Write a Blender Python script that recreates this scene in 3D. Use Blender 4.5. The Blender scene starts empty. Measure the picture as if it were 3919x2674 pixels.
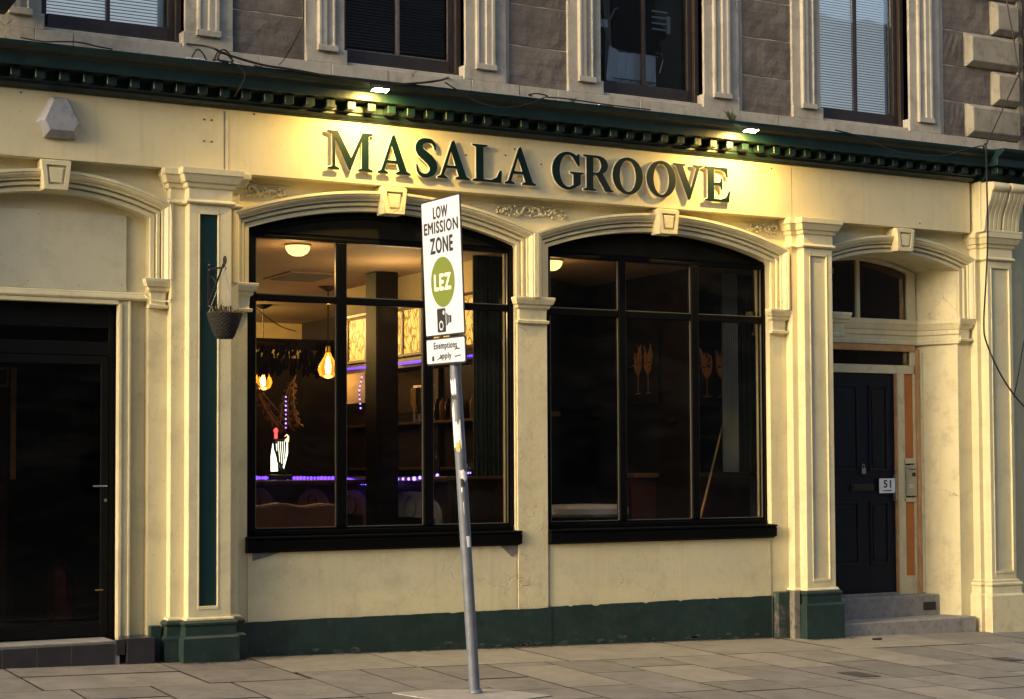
import bpy, math, random
from mathutils import Vector, Matrix
random.seed(7)
S = bpy.context.scene
COL = S.collection
# ---------------------------------------------------------------- camera, light, exposure
cam_d = bpy.data.cameras.new("camera"); cam = bpy.data.objects.new("camera", cam_d); COL.objects.link(cam)
yaw, pitch, roll = 0.499109513, 0.0416469824, -0.00469721732
fw = Vector((math.sin(yaw)*math.cos(pitch), math.cos(yaw)*math.cos(pitch), math.sin(pitch)))
rt = Vector((math.cos(yaw), -math.sin(yaw), 0)); up = rt.cross(fw)
r2 = rt*math.cos(roll) + up*math.sin(roll); u2 = up*math.cos(roll) - rt*math.sin(roll)
M = Matrix((r2, u2, -fw)).transposed().to_4x4(); M.translation = Vector((-4.68028, -12.8661, 1.52889))
cam.matrix_world = M
cam_d.sensor_width = 36; cam_d.lens = 36*6599.42/3919; cam_d.shift_y = 175/3919
cam_d.clip_start = .1; cam_d.clip_end = 500
S.camera = cam
W = bpy.data.worlds.new("World"); S.world = W; W.use_nodes = True
wn = W.node_tree.nodes; wl = W.node_tree.links
sky = wn.new('ShaderNodeTexSky'); sky.sky_type = 'NISHITA'; sky.sun_disc = False
SUN_EL, SUN_AZ = math.radians(17), math.radians(260)
sky.sun_elevation = SUN_EL; sky.sun_rotation = SUN_AZ; sky.dust_density = 5; sky.air_density = 1.0; sky.ozone_density = .8
wl.new(sky.outputs[0], wn['Background'].inputs[0]); wn['Background'].inputs[1].default_value = 0.15
sd = bpy.data.lights.new("sun", 'SUN'); sun = bpy.data.objects.new("sun", sd); COL.objects.link(sun)
sd.energy = 0.58; sd.angle = math.radians(24); sd.color = (1, .84, .56)
sv = Vector((math.sin(SUN_AZ)*math.cos(SUN_EL), math.cos(SUN_AZ)*math.cos(SUN_EL), math.sin(SUN_EL)))
sun.rotation_euler = sv.to_track_quat('Z', 'Y').to_euler()
S.view_settings.view_transform = 'Standard'; S.view_settings.look = 'None'
S.view_settings.gamma = 1; S.view_settings.use_curve_mapping = False
S.view_settings.exposure = 1.15

# ---------------------------------------------------------------- materials
def mat(name, col, rough=.6, metal=0, var=.12, vscale=3, bump=.15, bscale=60, dirt=None, dirt_amt=0, streak=0, objrand=0, spec=.5, coat=0, emit=None, estr=0, crack=0, speck=0, strata=0):
    m = bpy.data.materials.new(name); m.use_nodes = True
    n = m.node_tree.nodes; l = m.node_tree.links; b = n['Principled BSDF']
    b.inputs['Roughness'].default_value = rough; b.inputs['Metallic'].default_value = metal
    b.inputs['Specular IOR Level'].default_value = spec
    if coat: b.inputs['Coat Weight'].default_value = coat
    tc = n.new('ShaderNodeTexCoord')
    def noise(sc, det=5, src=None, r=.6):
        t = n.new('ShaderNodeTexNoise'); t.inputs['Scale'].default_value = sc; t.inputs['Detail'].default_value = det; t.inputs['Roughness'].default_value = r
        l.new(src or tc.outputs['Object'], t.inputs['Vector']); return t
    def mixc(a, bcol, fac, mode='MIX'):
        x = n.new('ShaderNodeMix'); x.data_type = 'RGBA'; x.blend_type = mode
        for sk, v in ((6, a), (7, bcol), (0, fac)):
            if hasattr(v, 'links'): l.new(v, x.inputs[sk])
            else: x.inputs[sk].default_value = v if sk == 0 else (*v, 1)
        return x.outputs[2]
    def ramp(src, a, c):
        x = n.new('ShaderNodeMapRange'); x.inputs[1].default_value = a; x.inputs[2].default_value = c
        l.new(src, x.inputs[0]); return x.outputs[0]
    c1 = tuple(max(0, v*(1-var)) for v in col); c2 = tuple(min(1, v*(1+var)) for v in col)
    nz = noise(vscale, 8)
    out = mixc(c1, c2, ramp(nz.outputs[0], .3, .7))
    if streak:
        mp = n.new('ShaderNodeMapping'); mp.inputs['Scale'].default_value = (14, 14, .9); l.new(tc.outputs['Object'], mp.inputs[0])
        ns = noise(1, 6, mp.outputs[0])
        sm = n.new('ShaderNodeMath'); sm.operation = 'MULTIPLY'; sm.inputs[1].default_value = streak
        l.new(ramp(ns.outputs[0], .55, .8), sm.inputs[0])
        out = mixc(out, tuple(v*.45 for v in col), sm.outputs[0])
    if dirt is not None:
        nd = noise(vscale*2.3, 10, r=.7)
        sm = n.new('ShaderNodeMath'); sm.operation = 'MULTIPLY'; sm.inputs[1].default_value = dirt_amt
        l.new(ramp(nd.outputs[0], .5, .68), sm.inputs[0])
        out = mixc(out, dirt, sm.outputs[0])
    if speck:
        nk = noise(vscale*22, 3, r=.5); sm = n.new('ShaderNodeMath'); sm.operation = 'MULTIPLY'; sm.inputs[1].default_value = speck
        l.new(ramp(nk.outputs[0], .66, .72), sm.inputs[0]); out = mixc(out, tuple(v*.35 for v in col), sm.outputs[0])
    if strata:
        mp2 = n.new('ShaderNodeMapping'); mp2.inputs['Scale'].default_value = (2, 2, 26); mp2.inputs['Rotation'].default_value = (0, .09, 0); l.new(tc.outputs['Object'], mp2.inputs[0])
        nt = noise(1, 7, mp2.outputs[0], .65); sm = n.new('ShaderNodeMath'); sm.operation = 'MULTIPLY'; sm.inputs[1].default_value = .5
        l.new(ramp(nt.outputs[0], .48, .68), sm.inputs[0]); out = mixc(out, tuple(v*.45 for v in col), sm.outputs[0])
    crk = None
    if crack:
        nd2 = noise(2.2, 4); ad0 = n.new('ShaderNodeVectorMath'); ad0.operation = 'MULTIPLY_ADD'; ad0.inputs[1].default_value = (.55, .55, .55)
        l.new(nd2.outputs['Color'], ad0.inputs[0]); l.new(tc.outputs['Object'], ad0.inputs[2])
        vo = n.new('ShaderNodeTexVoronoi'); vo.feature = 'DISTANCE_TO_EDGE'; vo.inputs['Scale'].default_value = 1.7; l.new(ad0.outputs[0], vo.inputs[0])
        ln = ramp(vo.outputs['Distance'], .007, .0); nm = noise(.9, 2); mk = ramp(nm.outputs[0], .52, .60)
        c3 = n.new('ShaderNodeMath'); c3.operation = 'MULTIPLY'; l.new(ln, c3.inputs[0]); l.new(mk, c3.inputs[1])
        c4 = n.new('ShaderNodeMath'); c4.operation = 'MULTIPLY'; c4.inputs[1].default_value = crack; l.new(c3.outputs[0], c4.inputs[0])
        crk = c3.outputs[0]; out = mixc(out, tuple(v*.3 for v in col), c4.outputs[0])
    if objrand:
        oi = n.new('ShaderNodeObjectInfo'); hs = n.new('ShaderNodeHueSaturation')
        mr = n.new('ShaderNodeMapRange'); mr.inputs[3].default_value = 1-objrand; mr.inputs[4].default_value = 1+objrand
        l.new(oi.outputs['Random'], mr.inputs[0]); l.new(mr.outputs[0], hs.inputs['Value']); l.new(out, hs.inputs['Color']); out = hs.outputs[0]
    l.new(out, b.inputs['Base Color'])
    if bump:
        nb = noise(bscale, 6); nb2 = noise(bscale*.12, 4)
        ad = n.new('ShaderNodeMath'); ad.operation = 'MULTIPLY_ADD'; ad.inputs[1].default_value = .35
        l.new(nb.outputs[0], ad.inputs[0]); l.new(nb2.outputs[0], ad.inputs[2])
        bp = n.new('ShaderNodeBump'); bp.inputs['Strength'].default_value = bump; bp.inputs['Distance'].default_value = .012
        hgt = ad.outputs[0]
        if crk is not None:
            sb = n.new('ShaderNodeMath'); sb.operation = 'SUBTRACT'; l.new(hgt, sb.inputs[0]); l.new(crk, sb.inputs[1]); hgt = sb.outputs[0]
        l.new(hgt, bp.inputs['Height']); l.new(bp.outputs[0], b.inputs['Normal'])
    if emit:
        b.inputs['Emission Color'].default_value = (*emit, 1); b.inputs['Emission Strength'].default_value = estr
    return m
CREAM = (.61, .555, .355)
M_cream = mat('cream_paint', CREAM, .5, var=.06, vscale=1.6, bump=.4, bscale=30, dirt=(.36, .32, .22), dirt_amt=.42, streak=.26, crack=.10, speck=.3)
M_cream_rough = mat('cream_paint_worn', CREAM, .55, var=.07, vscale=3, bump=.6, bscale=20, dirt=(.32, .28, .19), dirt_amt=.5, streak=.3, crack=.35, speck=.4)
M_fascia = mat('cream_fascia_board', (.61, .55, .35), .5, var=.05, vscale=1.2, bump=.25, bscale=16, dirt=(.44, .39, .26), dirt_amt=.4, streak=.28, speck=.25)
M_board = mat('sage_board_paint', (.50, .48, .35), .55, var=.05, vscale=2.4, bump=.12, bscale=12, dirt=(.36, .34, .25), dirt_amt=.5, streak=.25, speck=.3)
M_green = mat('dark_green_paint', (.003, .018, .018), .42, var=.35, vscale=5, bump=.4, bscale=30, dirt=(.011, .036, .034), dirt_amt=.6, streak=.4)
M_green_worn = mat('dark_green_plinth', (.008, .026, .023), .5, var=.3, vscale=4, bump=.5, bscale=25, dirt=(.035, .05, .045), dirt_amt=.5, streak=.3)
M_green_flaked = mat('flaked_green_plinth', (.17, .155, .13), .7, var=.3, vscale=5, bump=.7, bscale=20, dirt=(.012, .035, .03), dirt_amt=.95)
M_scar = mat('scraped_green_paint', (.016, .034, .030), .65, var=.35, vscale=4, bump=.7, bscale=20, dirt=(.13, .115, .11), dirt_amt=.85, streak=.3)
M_flake = mat('scuffed_green_patch', (.045, .055, .05), .85, var=.4, vscale=20, bump=.4)
M_gpanel = mat('green_panel_paint', (.003, .028, .030), .33, var=.12, vscale=3, bump=.05, bscale=20, dirt=(.006, .04, .04), dirt_amt=.3)
M_black = mat('black_gloss_frame', (.0016, .0016, .002), .5, var=.3, vscale=6, bump=.08, bscale=20, spec=.10)
M_blackdoor = mat('black_door_frame', (.002, .002, .002), .5, var=.3, vscale=6, bump=.03, spec=.2)
M_surround = mat('buff_sandstone_paint', (.40, .37, .305), .8, var=.12, vscale=2.5, bump=.7, bscale=26, dirt=(.20, .18, .14), dirt_amt=.6, streak=.45, crack=.6, speck=.4)
M_stone = mat('brown_sandstone', (.15, .13, .112), .9, var=.2, vscale=4, bump=1.0, bscale=34, strata=1, dirt=(.085, .07, .06), dirt_amt=.7, objrand=.1)
M_mortar = mat('pale_mortar', (.46, .41, .34), .95, var=.2, vscale=9, bump=.4)
M_quoin = mat('weathered_quoin_stone', (.28, .255, .20), .85, var=.14, vscale=3, bump=.6, bscale=25, dirt=(.12, .11, .09), dirt_amt=.8, streak=.4)
M_sash = mat('dark_brown_timber', (.026, .018, .016), .5, var=.3, vscale=9, bump=.2)
M_slab = mat('sandstone_flag', (.175, .163, .142), .8, var=.2, vscale=3.2, bump=.7, bscale=28, dirt=(.11, .096, .078), dirt_amt=.75, objrand=.13, speck=.5)
M_slabpale = mat('pale_strip_flag', (.235, .217, .178), .8, var=.16, vscale=3, bump=.6, bscale=28, dirt=(.16, .14, .11), dirt_amt=.7, objrand=.07, speck=.5)
M_joint = mat('dark_joint_dirt', (.02, .018, .016), .95, var=.3, bump=.6)
M_asphalt = mat('asphalt', (.05, .05, .05), .9, bump=.8, bscale=150)
M_kerb = mat('granite_kerb', (.22, .21, .20), .8, bump=.4)
M_letter = mat('green_letter_face', (.0015, .011, .010), .4, var=.1, bump=0, spec=.25)
M_rim = mat('pale_letter_edge', (.72, .70, .62), .4, var=.03, bump=0)
M_white = mat('white_sign_face', (.50, .56, .68), .45, var=.03, vscale=6, bump=0, dirt=(.42, .43, .45), dirt_amt=.25)
M_print = mat('black_print', (.02, .02, .024), .5, bump=0)
M_lez = mat('olive_green_disc', (.14, .19, .035), .45, var=.03, bump=0)
M_galv = mat('galvanised_steel', (.13, .15, .19), .5, metal=.3, var=.18, vscale=9, bump=.12, bscale=40, dirt=(.10, .11, .13), dirt_amt=.5)
M_paper = mat('torn_white_sticker', (.72, .75, .80), .6, var=.1, vscale=20, bump=.1)
M_yellow = mat('yellow_sticker', (.45, .36, .03), .6, var=.3, vscale=50, bump=0)
M_iron = mat('black_iron', (.008, .008, .01), .5, bump=.1)
M_wicker = mat('dark_wicker', (.014, .012, .011), .75, var=.4, vscale=30, bump=.3)
M_plant = mat('dried_plant', (.16, .12, .045), .8, var=.4, vscale=20, bump=0)
M_leaf = mat('trailing_leaf', (.05, .065, .02), .7, var=.4, vscale=20, bump=0)
M_archpanel = mat('dark_olive_panel', (.008, .007, .0045), .7, var=.4, vscale=8, bump=.1, spec=.1)
M_alarm = mat('weathered_alarm_cover', (.27, .28, .31), .5, var=.1, vscale=6, bump=.1, dirt=(.07, .07, .12), dirt_amt=.55)
M_navy = mat('navy_door_paint', (.004, .007, .016), .42, var=.25, vscale=5, bump=.2, bscale=16, spec=.25)
M_rawwood = mat('raw_timber_trim', (.42, .25, .11), .65, var=.22, vscale=9, bump=.2, streak=.3)
M_ply = mat('orange_plywood', (.45, .155, .035), .6, var=.12, vscale=5, bump=.1, streak=.25)
M_step = mat('grey_concrete_step', (.25, .24, .225), .85, var=.16, vscale=7, bump=.5, bscale=50, dirt=(.09, .088, .085), dirt_amt=.6)
M_tile = mat('dark_glazed_tile', (.022, .022, .028), .28, var=.25, vscale=8, bump=.1, objrand=.15)
M_grout = mat('tile_grout', (.20, .19, .17), .9)
M_steel = mat('brushed_steel', (.42, .42, .40), .35, metal=.8, var=.1, bump=.05)
M_brass = mat('brass', (.5, .33, .08), .35, metal=.9, bump=0)
M_cable = mat('black_cable', (.006, .006, .007), .55, bump=0)
M_creamcable = mat('painted_cable', CREAM, .5, var=.05, bump=0)
M_blind_glow = mat('white_blind_glow', (.84, .85, .84), .6, var=.04, bump=0, emit=(.75, .82, .86), estr=.17)  # emission added to brighten the blinds, with no lamp behind them
M_darkblind = mat('dark_blind', (.05, .045, .045), .6, var=.1, bump=0)
M_cement = mat('bare_cement', (.15, .145, .14), .95, var=.2, vscale=12, bump=.7)
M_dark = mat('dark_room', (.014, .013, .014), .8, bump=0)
M_ceil = mat('nicotine_ceiling', (.34, .24, .14), .8, var=.14, vscale=1.2, bump=.1, dirt=(.28, .2, .12), dirt_amt=.5)
M_roomwall = mat('brown_room_wall', (.013, .007, .004), .7, var=.35, vscale=1.5, bump=.1, dirt=(.02, .012, .008), dirt_amt=.6)
M_yellowwall = mat('ochre_upper_wall', (.50, .40, .20), .7, var=.1, bump=.1)
M_wood = mat('mahogany', (.032, .013, .008), .35, var=.35, vscale=5, bump=.1, streak=.4)
M_woodl = mat('oak_ledge', (.09, .045, .02), .4, var=.2, bump=.1)
M_curt = mat('dark_green_drape', (.010, .020, .016), .8, var=.2, bump=.2)
M_gcurt = mat('grey_drape', (.34, .37, .37), .8, var=.2, bump=.2, streak=.3)
M_sofa = mat('tan_leather', (.17, .07, .04), .4, var=.2, bump=.2)
M_cloth = mat('black_cloth', (.008, .009, .014), .9, bump=.2)
M_towel = mat('white_towel', (.80, .82, .86), .9, var=.08, bump=.4, bscale=80)
M_glassb = mat('bottle_glass', (.03, .02, .008), .12, var=.3, bump=0)
M_red = mat('red_paint', (.10, .006, .007), .4, bump=0)
def emat(name, col, st):
    m = bpy.data.materials.new(name); m.use_nodes = True; n = m.node_tree.nodes; l = m.node_tree.links
    n.remove(n['Principled BSDF']); e = n.new('ShaderNodeEmission'); e.inputs[0].default_value = (*col, 1); e.inputs[1].default_value = st
    l.new(e.outputs[0], n['Material Output'].inputs[0]); return m
E_flood = emat('floodlight_glow', (1, .80, .42), 30)
E_dome = emat('dome_glow', (1, .72, .25), 1.1)
E_fil = emat('filament_glow', (1, .62, .18), 14)
E_led = emat('violet_led', (.09, .03, 1), 3.2)
E_ledw = emat('violet_white_led', (.30, .18, 1), 2.6)
E_harp = emat('white_lit_harp', (1, .97, .75), 1.6)
E_redtip = emat('red_lit_tip', (1, .05, .05), 2)
E_candle = emat('candle_glow', (1, .65, .2), 2.5)
def glass(name, tint=(1, 1, 1), refl=1.0):
    m = bpy.data.materials.new(name); m.use_nodes = True; n = m.node_tree.nodes; l = m.node_tree.links
    n.remove(n['Principled BSDF']); t = n.new('ShaderNodeBsdfTransparent'); t.inputs[0].default_value = (*tint, 1)
    g = n.new('ShaderNodeBsdfGlossy'); g.inputs['Roughness'].default_value = .015
    f = n.new('ShaderNodeFresnel'); f.inputs[0].default_value = 1.45
    tc = n.new('ShaderNodeTexCoord'); nz = n.new('ShaderNodeTexNoise'); nz.inputs['Scale'].default_value = 1.4; l.new(tc.outputs['Object'], nz.inputs[0])
    bp = n.new('ShaderNodeBump'); bp.inputs['Strength'].default_value = .05; bp.inputs['Distance'].default_value = .03; l.new(nz.outputs[0], bp.inputs['Height']); l.new(bp.outputs[0], g.inputs['Normal'])
    ml = n.new('ShaderNodeMath'); ml.operation = 'MULTIPLY'; ml.inputs[1].default_value = refl; l.new(f.outputs[0], ml.inputs[0])
    mx = n.new('ShaderNodeMixShader'); l.new(ml.outputs[0], mx.inputs[0]); l.new(t.outputs[0], mx.inputs[1]); l.new(g.outputs[0], mx.inputs[2])
    df = n.new('ShaderNodeBsdfDiffuse'); df.inputs[0].default_value = (.5, .5, .48, 1)
    mp = n.new('ShaderNodeMapping'); mp.inputs['Rotation'].default_value = (0, .6, 0); mp.inputs['Scale'].default_value = (1.2, 1, 3.5); l.new(tc.outputs['Object'], mp.inputs[0])
    n2 = n.new('ShaderNodeTexNoise'); n2.inputs['Scale'].default_value = 1.5; n2.inputs['Detail'].default_value = 9; n2.inputs['Roughness'].default_value = .7; l.new(mp.outputs[0], n2.inputs[0])
    mr = n.new('ShaderNodeMapRange'); mr.inputs[1].default_value = .48; mr.inputs[2].default_value = .75; mr.inputs[4].default_value = .010; l.new(n2.outputs[0], mr.inputs[0])
    m2 = n.new('ShaderNodeMixShader'); l.new(mr.outputs[0], m2.inputs[0]); l.new(mx.outputs[0], m2.inputs[1]); l.new(df.outputs[0], m2.inputs[2])
    l.new(m2.outputs[0], n['Material Output'].inputs[0]); return m
G_shop = glass('shop_glass', (.90, .90, .88), .65)
G_up = glass('upper_glass', (.92, .95, .97), 1.0)
G_dark = glass('dark_glass', (.72, .66, .60), .75)
G_amber = glass('amber_bulb_glass', (1, .66, .25), 1.2)
def _amb(m):
    n = m.node_tree.nodes; l = m.node_tree.links; o = n['Material Output']; src = o.inputs[0].links[0].from_socket
    e = n.new('ShaderNodeEmission'); e.inputs[0].default_value = (1, .42, .05, 1); e.inputs[1].default_value = .30
    a = n.new('ShaderNodeAddShader'); l.new(src, a.inputs[0]); l.new(e.outputs[0], a.inputs[1]); l.new(a.outputs[0], o.inputs[0])
_amb(G_amber)
def lead_mat():
    m = bpy.data.materials.new('leaded_light_panel'); m.use_nodes = True; n = m.node_tree.nodes; l = m.node_tree.links; b = n['Principled BSDF']
    tc = n.new('ShaderNodeTexCoord'); mp = n.new('ShaderNodeMapping'); mp.inputs['Scale'].default_value = (12, 12, 7); l.new(tc.outputs['Object'], mp.inputs[0])
    nz = n.new('ShaderNodeTexNoise'); nz.inputs['Scale'].default_value = .8; l.new(mp.outputs[0], nz.inputs[0])
    ad = n.new('ShaderNodeVectorMath'); ad.operation = 'MULTIPLY_ADD'; ad.inputs[1].default_value = (1.6, 1.6, 1.6); l.new(nz.outputs['Color'], ad.inputs[0]); l.new(mp.outputs[0], ad.inputs[2])
    v = n.new('ShaderNodeTexVoronoi'); v.feature = 'DISTANCE_TO_EDGE'; v.inputs['Scale'].default_value = 1; l.new(ad.outputs[0], v.inputs[0])
    r = n.new('ShaderNodeMapRange'); r.inputs[1].default_value = .04; r.inputs[2].default_value = .10; l.new(v.outputs['Distance'], r.inputs[0])
    x = n.new('ShaderNodeMix'); x.data_type = 'RGBA'; x.inputs[6].default_value = (.18, .08, .01, 1); x.inputs[7].default_value = (1, .53, .09, 1); l.new(r.outputs[0], x.inputs[0])
    l.new(x.outputs[2], b.inputs['Emission Color']); b.inputs['Emission Strength'].default_value = .72; b.inputs['Base Color'].default_value = (.1, .06, .02, 1)
    return m
E_lead = lead_mat()

# ---------------------------------------------------------------- helpers
def link(o, parent=None):
    COL.objects.link(o)
    if parent: o.parent = parent
    return o
def tag(o, label=None, cat=None, group=None, kind=None):
    if label: o['label'] = label
    if cat: o['category'] = cat
    if group: o['group'] = group
    if kind: o['kind'] = kind
    return o
def empty(name, loc=(0, 0, 0), label=None, cat=None, group=None, rot=(0, 0, 0)):
    o = bpy.data.objects.new(name, None); o.location = loc; o.rotation_euler = rot; o.empty_display_size = .1
    link(o); return tag(o, label, cat, group)
class MB:
    def __init__(s): s.v = []; s.f = []; s.m = []; s.cm = 0
    def add(s, vs, fs):
        b = len(s.v); s.v += [tuple(v) for v in vs]; s.f += [tuple(b+i for i in f) for f in fs]; s.m += [s.cm]*len(fs); return s
    def box(s, x0, x1, y0, y1, z0, z1):
        s.add([(x0,y0,z0),(x1,y0,z0),(x1,y1,z0),(x0,y1,z0),(x0,y0,z1),(x1,y0,z1),(x1,y1,z1),(x0,y1,z1)],
              [(0,3,2,1),(4,5,6,7),(0,1,5,4),(1,2,6,5),(2,3,7,6),(3,0,4,7)]); return s
    def tube(s, pts, r, n=8, cap=True):
        P = [Vector(p) for p in pts]; N = len(P); rr = r if isinstance(r, (list, tuple)) else [r]*N
        vs = []; prev = None
        for i, p in enumerate(P):
            t = (P[min(i+1, N-1)]-P[max(i-1, 0)])
            t = t.normalized() if t.length > 1e-9 else Vector((0, 0, 1))
            if prev is None:
                a = t.cross(Vector((0, 0, 1)));
                if a.length < .1: a = t.cross(Vector((0, 1, 0)))
            else: a = prev - t*prev.dot(t)
            a.normalize(); prev = a; b = t.cross(a)
            for k in range(n):
                q = 2*math.pi*k/n; vs.append(p+(a*math.cos(q)+b*math.sin(q))*rr[i])
        fs = [(i*n+k, i*n+(k+1)%n, (i+1)*n+(k+1)%n, (i+1)*n+k) for i in range(N-1) for k in range(n)]
        if cap: fs += [tuple(range(n))[::-1], tuple((N-1)*n+k for k in range(n))]
        return s.add(vs, fs)
    def lathe(s, prof, c=(0, 0, 0), n=20, cap=True):
        vs = []; N = len(prof)
        for r, z in prof:
            for k in range(n):
                q = 2*math.pi*k/n; vs.append((c[0]+r*math.cos(q), c[1]+r*math.sin(q), c[2]+z))
        fs = [(i*n+k, i*n+(k+1)%n, (i+1)*n+(k+1)%n, (i+1)*n+k) for i in range(N-1) for k in range(n)]
        if cap: fs += [tuple(range(n))[::-1], tuple((N-1)*n+k for k in range(n))]
        return s.add(vs, fs)
    def extx(s, prof, x0, x1):       # closed (y,z) profile along X
        n = len(prof); vs = [(x0, y, z) for y, z in prof]+[(x1, y, z) for y, z in prof]
        return s.add(vs, [(i, (i+1)%n, n+(i+1)%n, n+i) for i in range(n)]+[tuple(range(n))[::-1], tuple(range(n, 2*n))])
    def extz(s, prof, z0, z1):       # closed (x,y) profile along Z
        n = len(prof); vs = [(x, y, z0) for x, y in prof]+[(x, y, z1) for x, y in prof]
        return s.add(vs, [(i, (i+1)%n, n+(i+1)%n, n+i) for i in range(n)]+[tuple(range(n))[::-1], tuple(range(n, 2*n))])
    def exty(s, prof, y0, y1):       # closed (x,z) profile along Y
        n = len(prof); vs = [(x, y0, z) for x, z in prof]+[(x, y1, z) for x, z in prof]
        return s.add(vs, [(i, (i+1)%n, n+(i+1)%n, n+i) for i in range(n)]+[tuple(range(n))[::-1], tuple(range(n, 2*n))])
    def sweep(s, prof, path, closed_prof=True):   # prof [(d,y)], path [(x,z)], d to the left of travel, mitred
        N = len(path); n = len(prof); vs = []
        for i, (x, z) in enumerate(path):
            def nrm(a, b):
                dx, dz = b[0]-a[0], b[1]-a[1]; L = math.hypot(dx, dz); return (-dz/L, dx/L)
            n1 = nrm(path[i-1], path[i]) if i > 0 else nrm(path[0], path[1])
            n2 = nrm(path[i], path[i+1]) if i < N-1 else n1
            mx, mz = n1[0]+n2[0], n1[1]+n2[1]; L2 = (mx*mx+mz*mz)/2
            k = 1/max(L2/1.0, .2) if L2 else 1
            mx, mz = mx*k*1.0, mz*k*1.0
            for d, y in prof: vs.append((x+mx*d, y, z+mz*d))
        fs = [(i*n+k, i*n+(k+1)%n, (i+1)*n+(k+1)%n, (i+1)*n+k) for i in range(N-1) for k in range(n)]
        fs += [tuple(range(n))[::-1], tuple((N-1)*n+k for k in range(n))]
        return s.add(vs, fs)
    def build(s, name, m, parent=None, bevel=0, smooth=False, seg=2, fix=True):
        me = bpy.data.meshes.new(name); me.from_pydata(s.v, [], s.f)
        ms = m if isinstance(m, (list, tuple)) else [m]
        for q in ms: me.materials.append(q)
        if len(ms) > 1: me.polygons.foreach_set('material_index', s.m)
        if fix:
            import bmesh
            bm = bmesh.new(); bm.from_mesh(me); bmesh.ops.recalc_face_normals(bm, faces=bm.faces); bm.to_mesh(me); bm.free()
        if smooth:
            me.polygons.foreach_set('use_smooth', [True]*len(me.polygons))
            try: me.set_sharp_from_angle(angle=math.radians(38))
            except Exception: pass
        o = bpy.data.objects.new(name, me); link(o, parent)
        if bevel:
            bv = o.modifiers.new('bevel', 'BEVEL'); bv.width = bevel; bv.segments = seg; bv.limit_method = 'ANGLE'; bv.angle_limit = math.radians(40)
        return o
def box(name, m, parent, x0, x1, y0, y1, z0, z1, bevel=.004):
    return MB().box(x0, x1, y0, y1, z0, z1).build(name, m, parent, bevel)
def area2(P): return sum(P[i][0]*P[(i+1)%len(P)][1]-P[(i+1)%len(P)][0]*P[i][1] for i in range(len(P)))
def plate_mesh(name, loops, y0, y1):
    """filled 2D outline (x,z) with holes, between two depths"""
    cu = bpy.data.curves.new('t', 'CURVE'); cu.dimensions = '2D'; cu.fill_mode = 'BOTH'; cu.extrude = abs(y1-y0)/2
    for lp in loops:
        sp = cu.splines.new('POLY'); sp.points.add(len(lp)-1); sp.use_cyclic_u = True
        for i, (x, z) in enumerate(lp): sp.points[i].co = (x, z, 0, 1)
    ob = bpy.data.objects.new('t', cu); me = bpy.data.meshes.new_from_object(ob)
    yc = (y0+y1)/2
    for v in me.vertices: x, z, d = v.co; v.co = (x, yc-d, z)
    bpy.data.objects.remove(ob); bpy.data.curves.remove(cu); me.name = name
    return me
def mobj(name, me, m, parent=None):
    me.materials.clear(); me.materials.append(m); o = bpy.data.objects.new(name, me); return link(o, parent)
def plate(name, loops, y0, y1, m, parent=None): return mobj(name, plate_mesh(name, loops, y0, y1), m, parent)
def text_mesh(txt, size, width=None, bold=0, ext=.0006, sx=1):
    cu = bpy.data.curves.new('t', 'FONT'); cu.body = txt; cu.size = size; cu.extrude = ext; cu.offset = bold; cu.space_character = 1.12; cu.align_x = 'CENTER'; cu.align_y = 'CENTER'
    cu.resolution_u = 3
    ob = bpy.data.objects.new('t', cu); me = bpy.data.meshes.new_from_object(ob); bpy.data.objects.remove(ob); bpy.data.curves.remove(cu)
    xs = [v.co.x for v in me.vertices]; ys = [v.co.y for v in me.vertices]
    cx, cy = (min(xs)+max(xs))/2, (min(ys)+max(ys))/2
    k = (width/(max(xs)-min(xs))) if width else sx
    kh = size/(max(ys)-min(ys)) if width else 1
    for v in me.vertices: v.co.x = (v.co.x-cx)*k; v.co.y = (v.co.y-cy)*kh
    return me
def smooth_pts(P, k=6):
    out = []
    for i in range(len(P)-1):
        p0, p1, p2, p3 = [Vector(P[j]) for j in (max(i-1, 0), i, i+1, min(i+2, len(P)-1))]
        for t in range(k):
            t /= k; out.append(.5*((2*p1)+(-p0+p2)*t+(2*p0-5*p1+4*p2-p3)*t*t+(-p0+3*p1-3*p2+p3)*t**3))
    out.append(Vector(P[-1])); return out
def circ(cx, cz, rx, rz, a0=0, a1=360, n=32):
    full = abs(a1-a0) >= 360
    return [(cx+rx*math.cos(math.radians(a0+(a1-a0)*i/(n if full else n-1))), cz+rz*math.sin(math.radians(a0+(a1-a0)*i/(n if full else n-1)))) for i in range(n)]
def arc(x0, x1, zs, zc, n=28):   # from x1 (right) to x0 (left) over the crown
    c = (x1-x0)/2; hh = zc-zs; R = (c*c+hh*hh)/(2*hh); cx = (x0+x1)/2; cz = zc-R; a = math.asin(c/R)
    return [(cx+R*math.sin(a*(1-2*i/n)), cz+R*math.cos(a*(1-2*i/n))) for i in range(n+1)]
def gz(x, y): return .045-.0213*x+.02*(y-.1)

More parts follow.
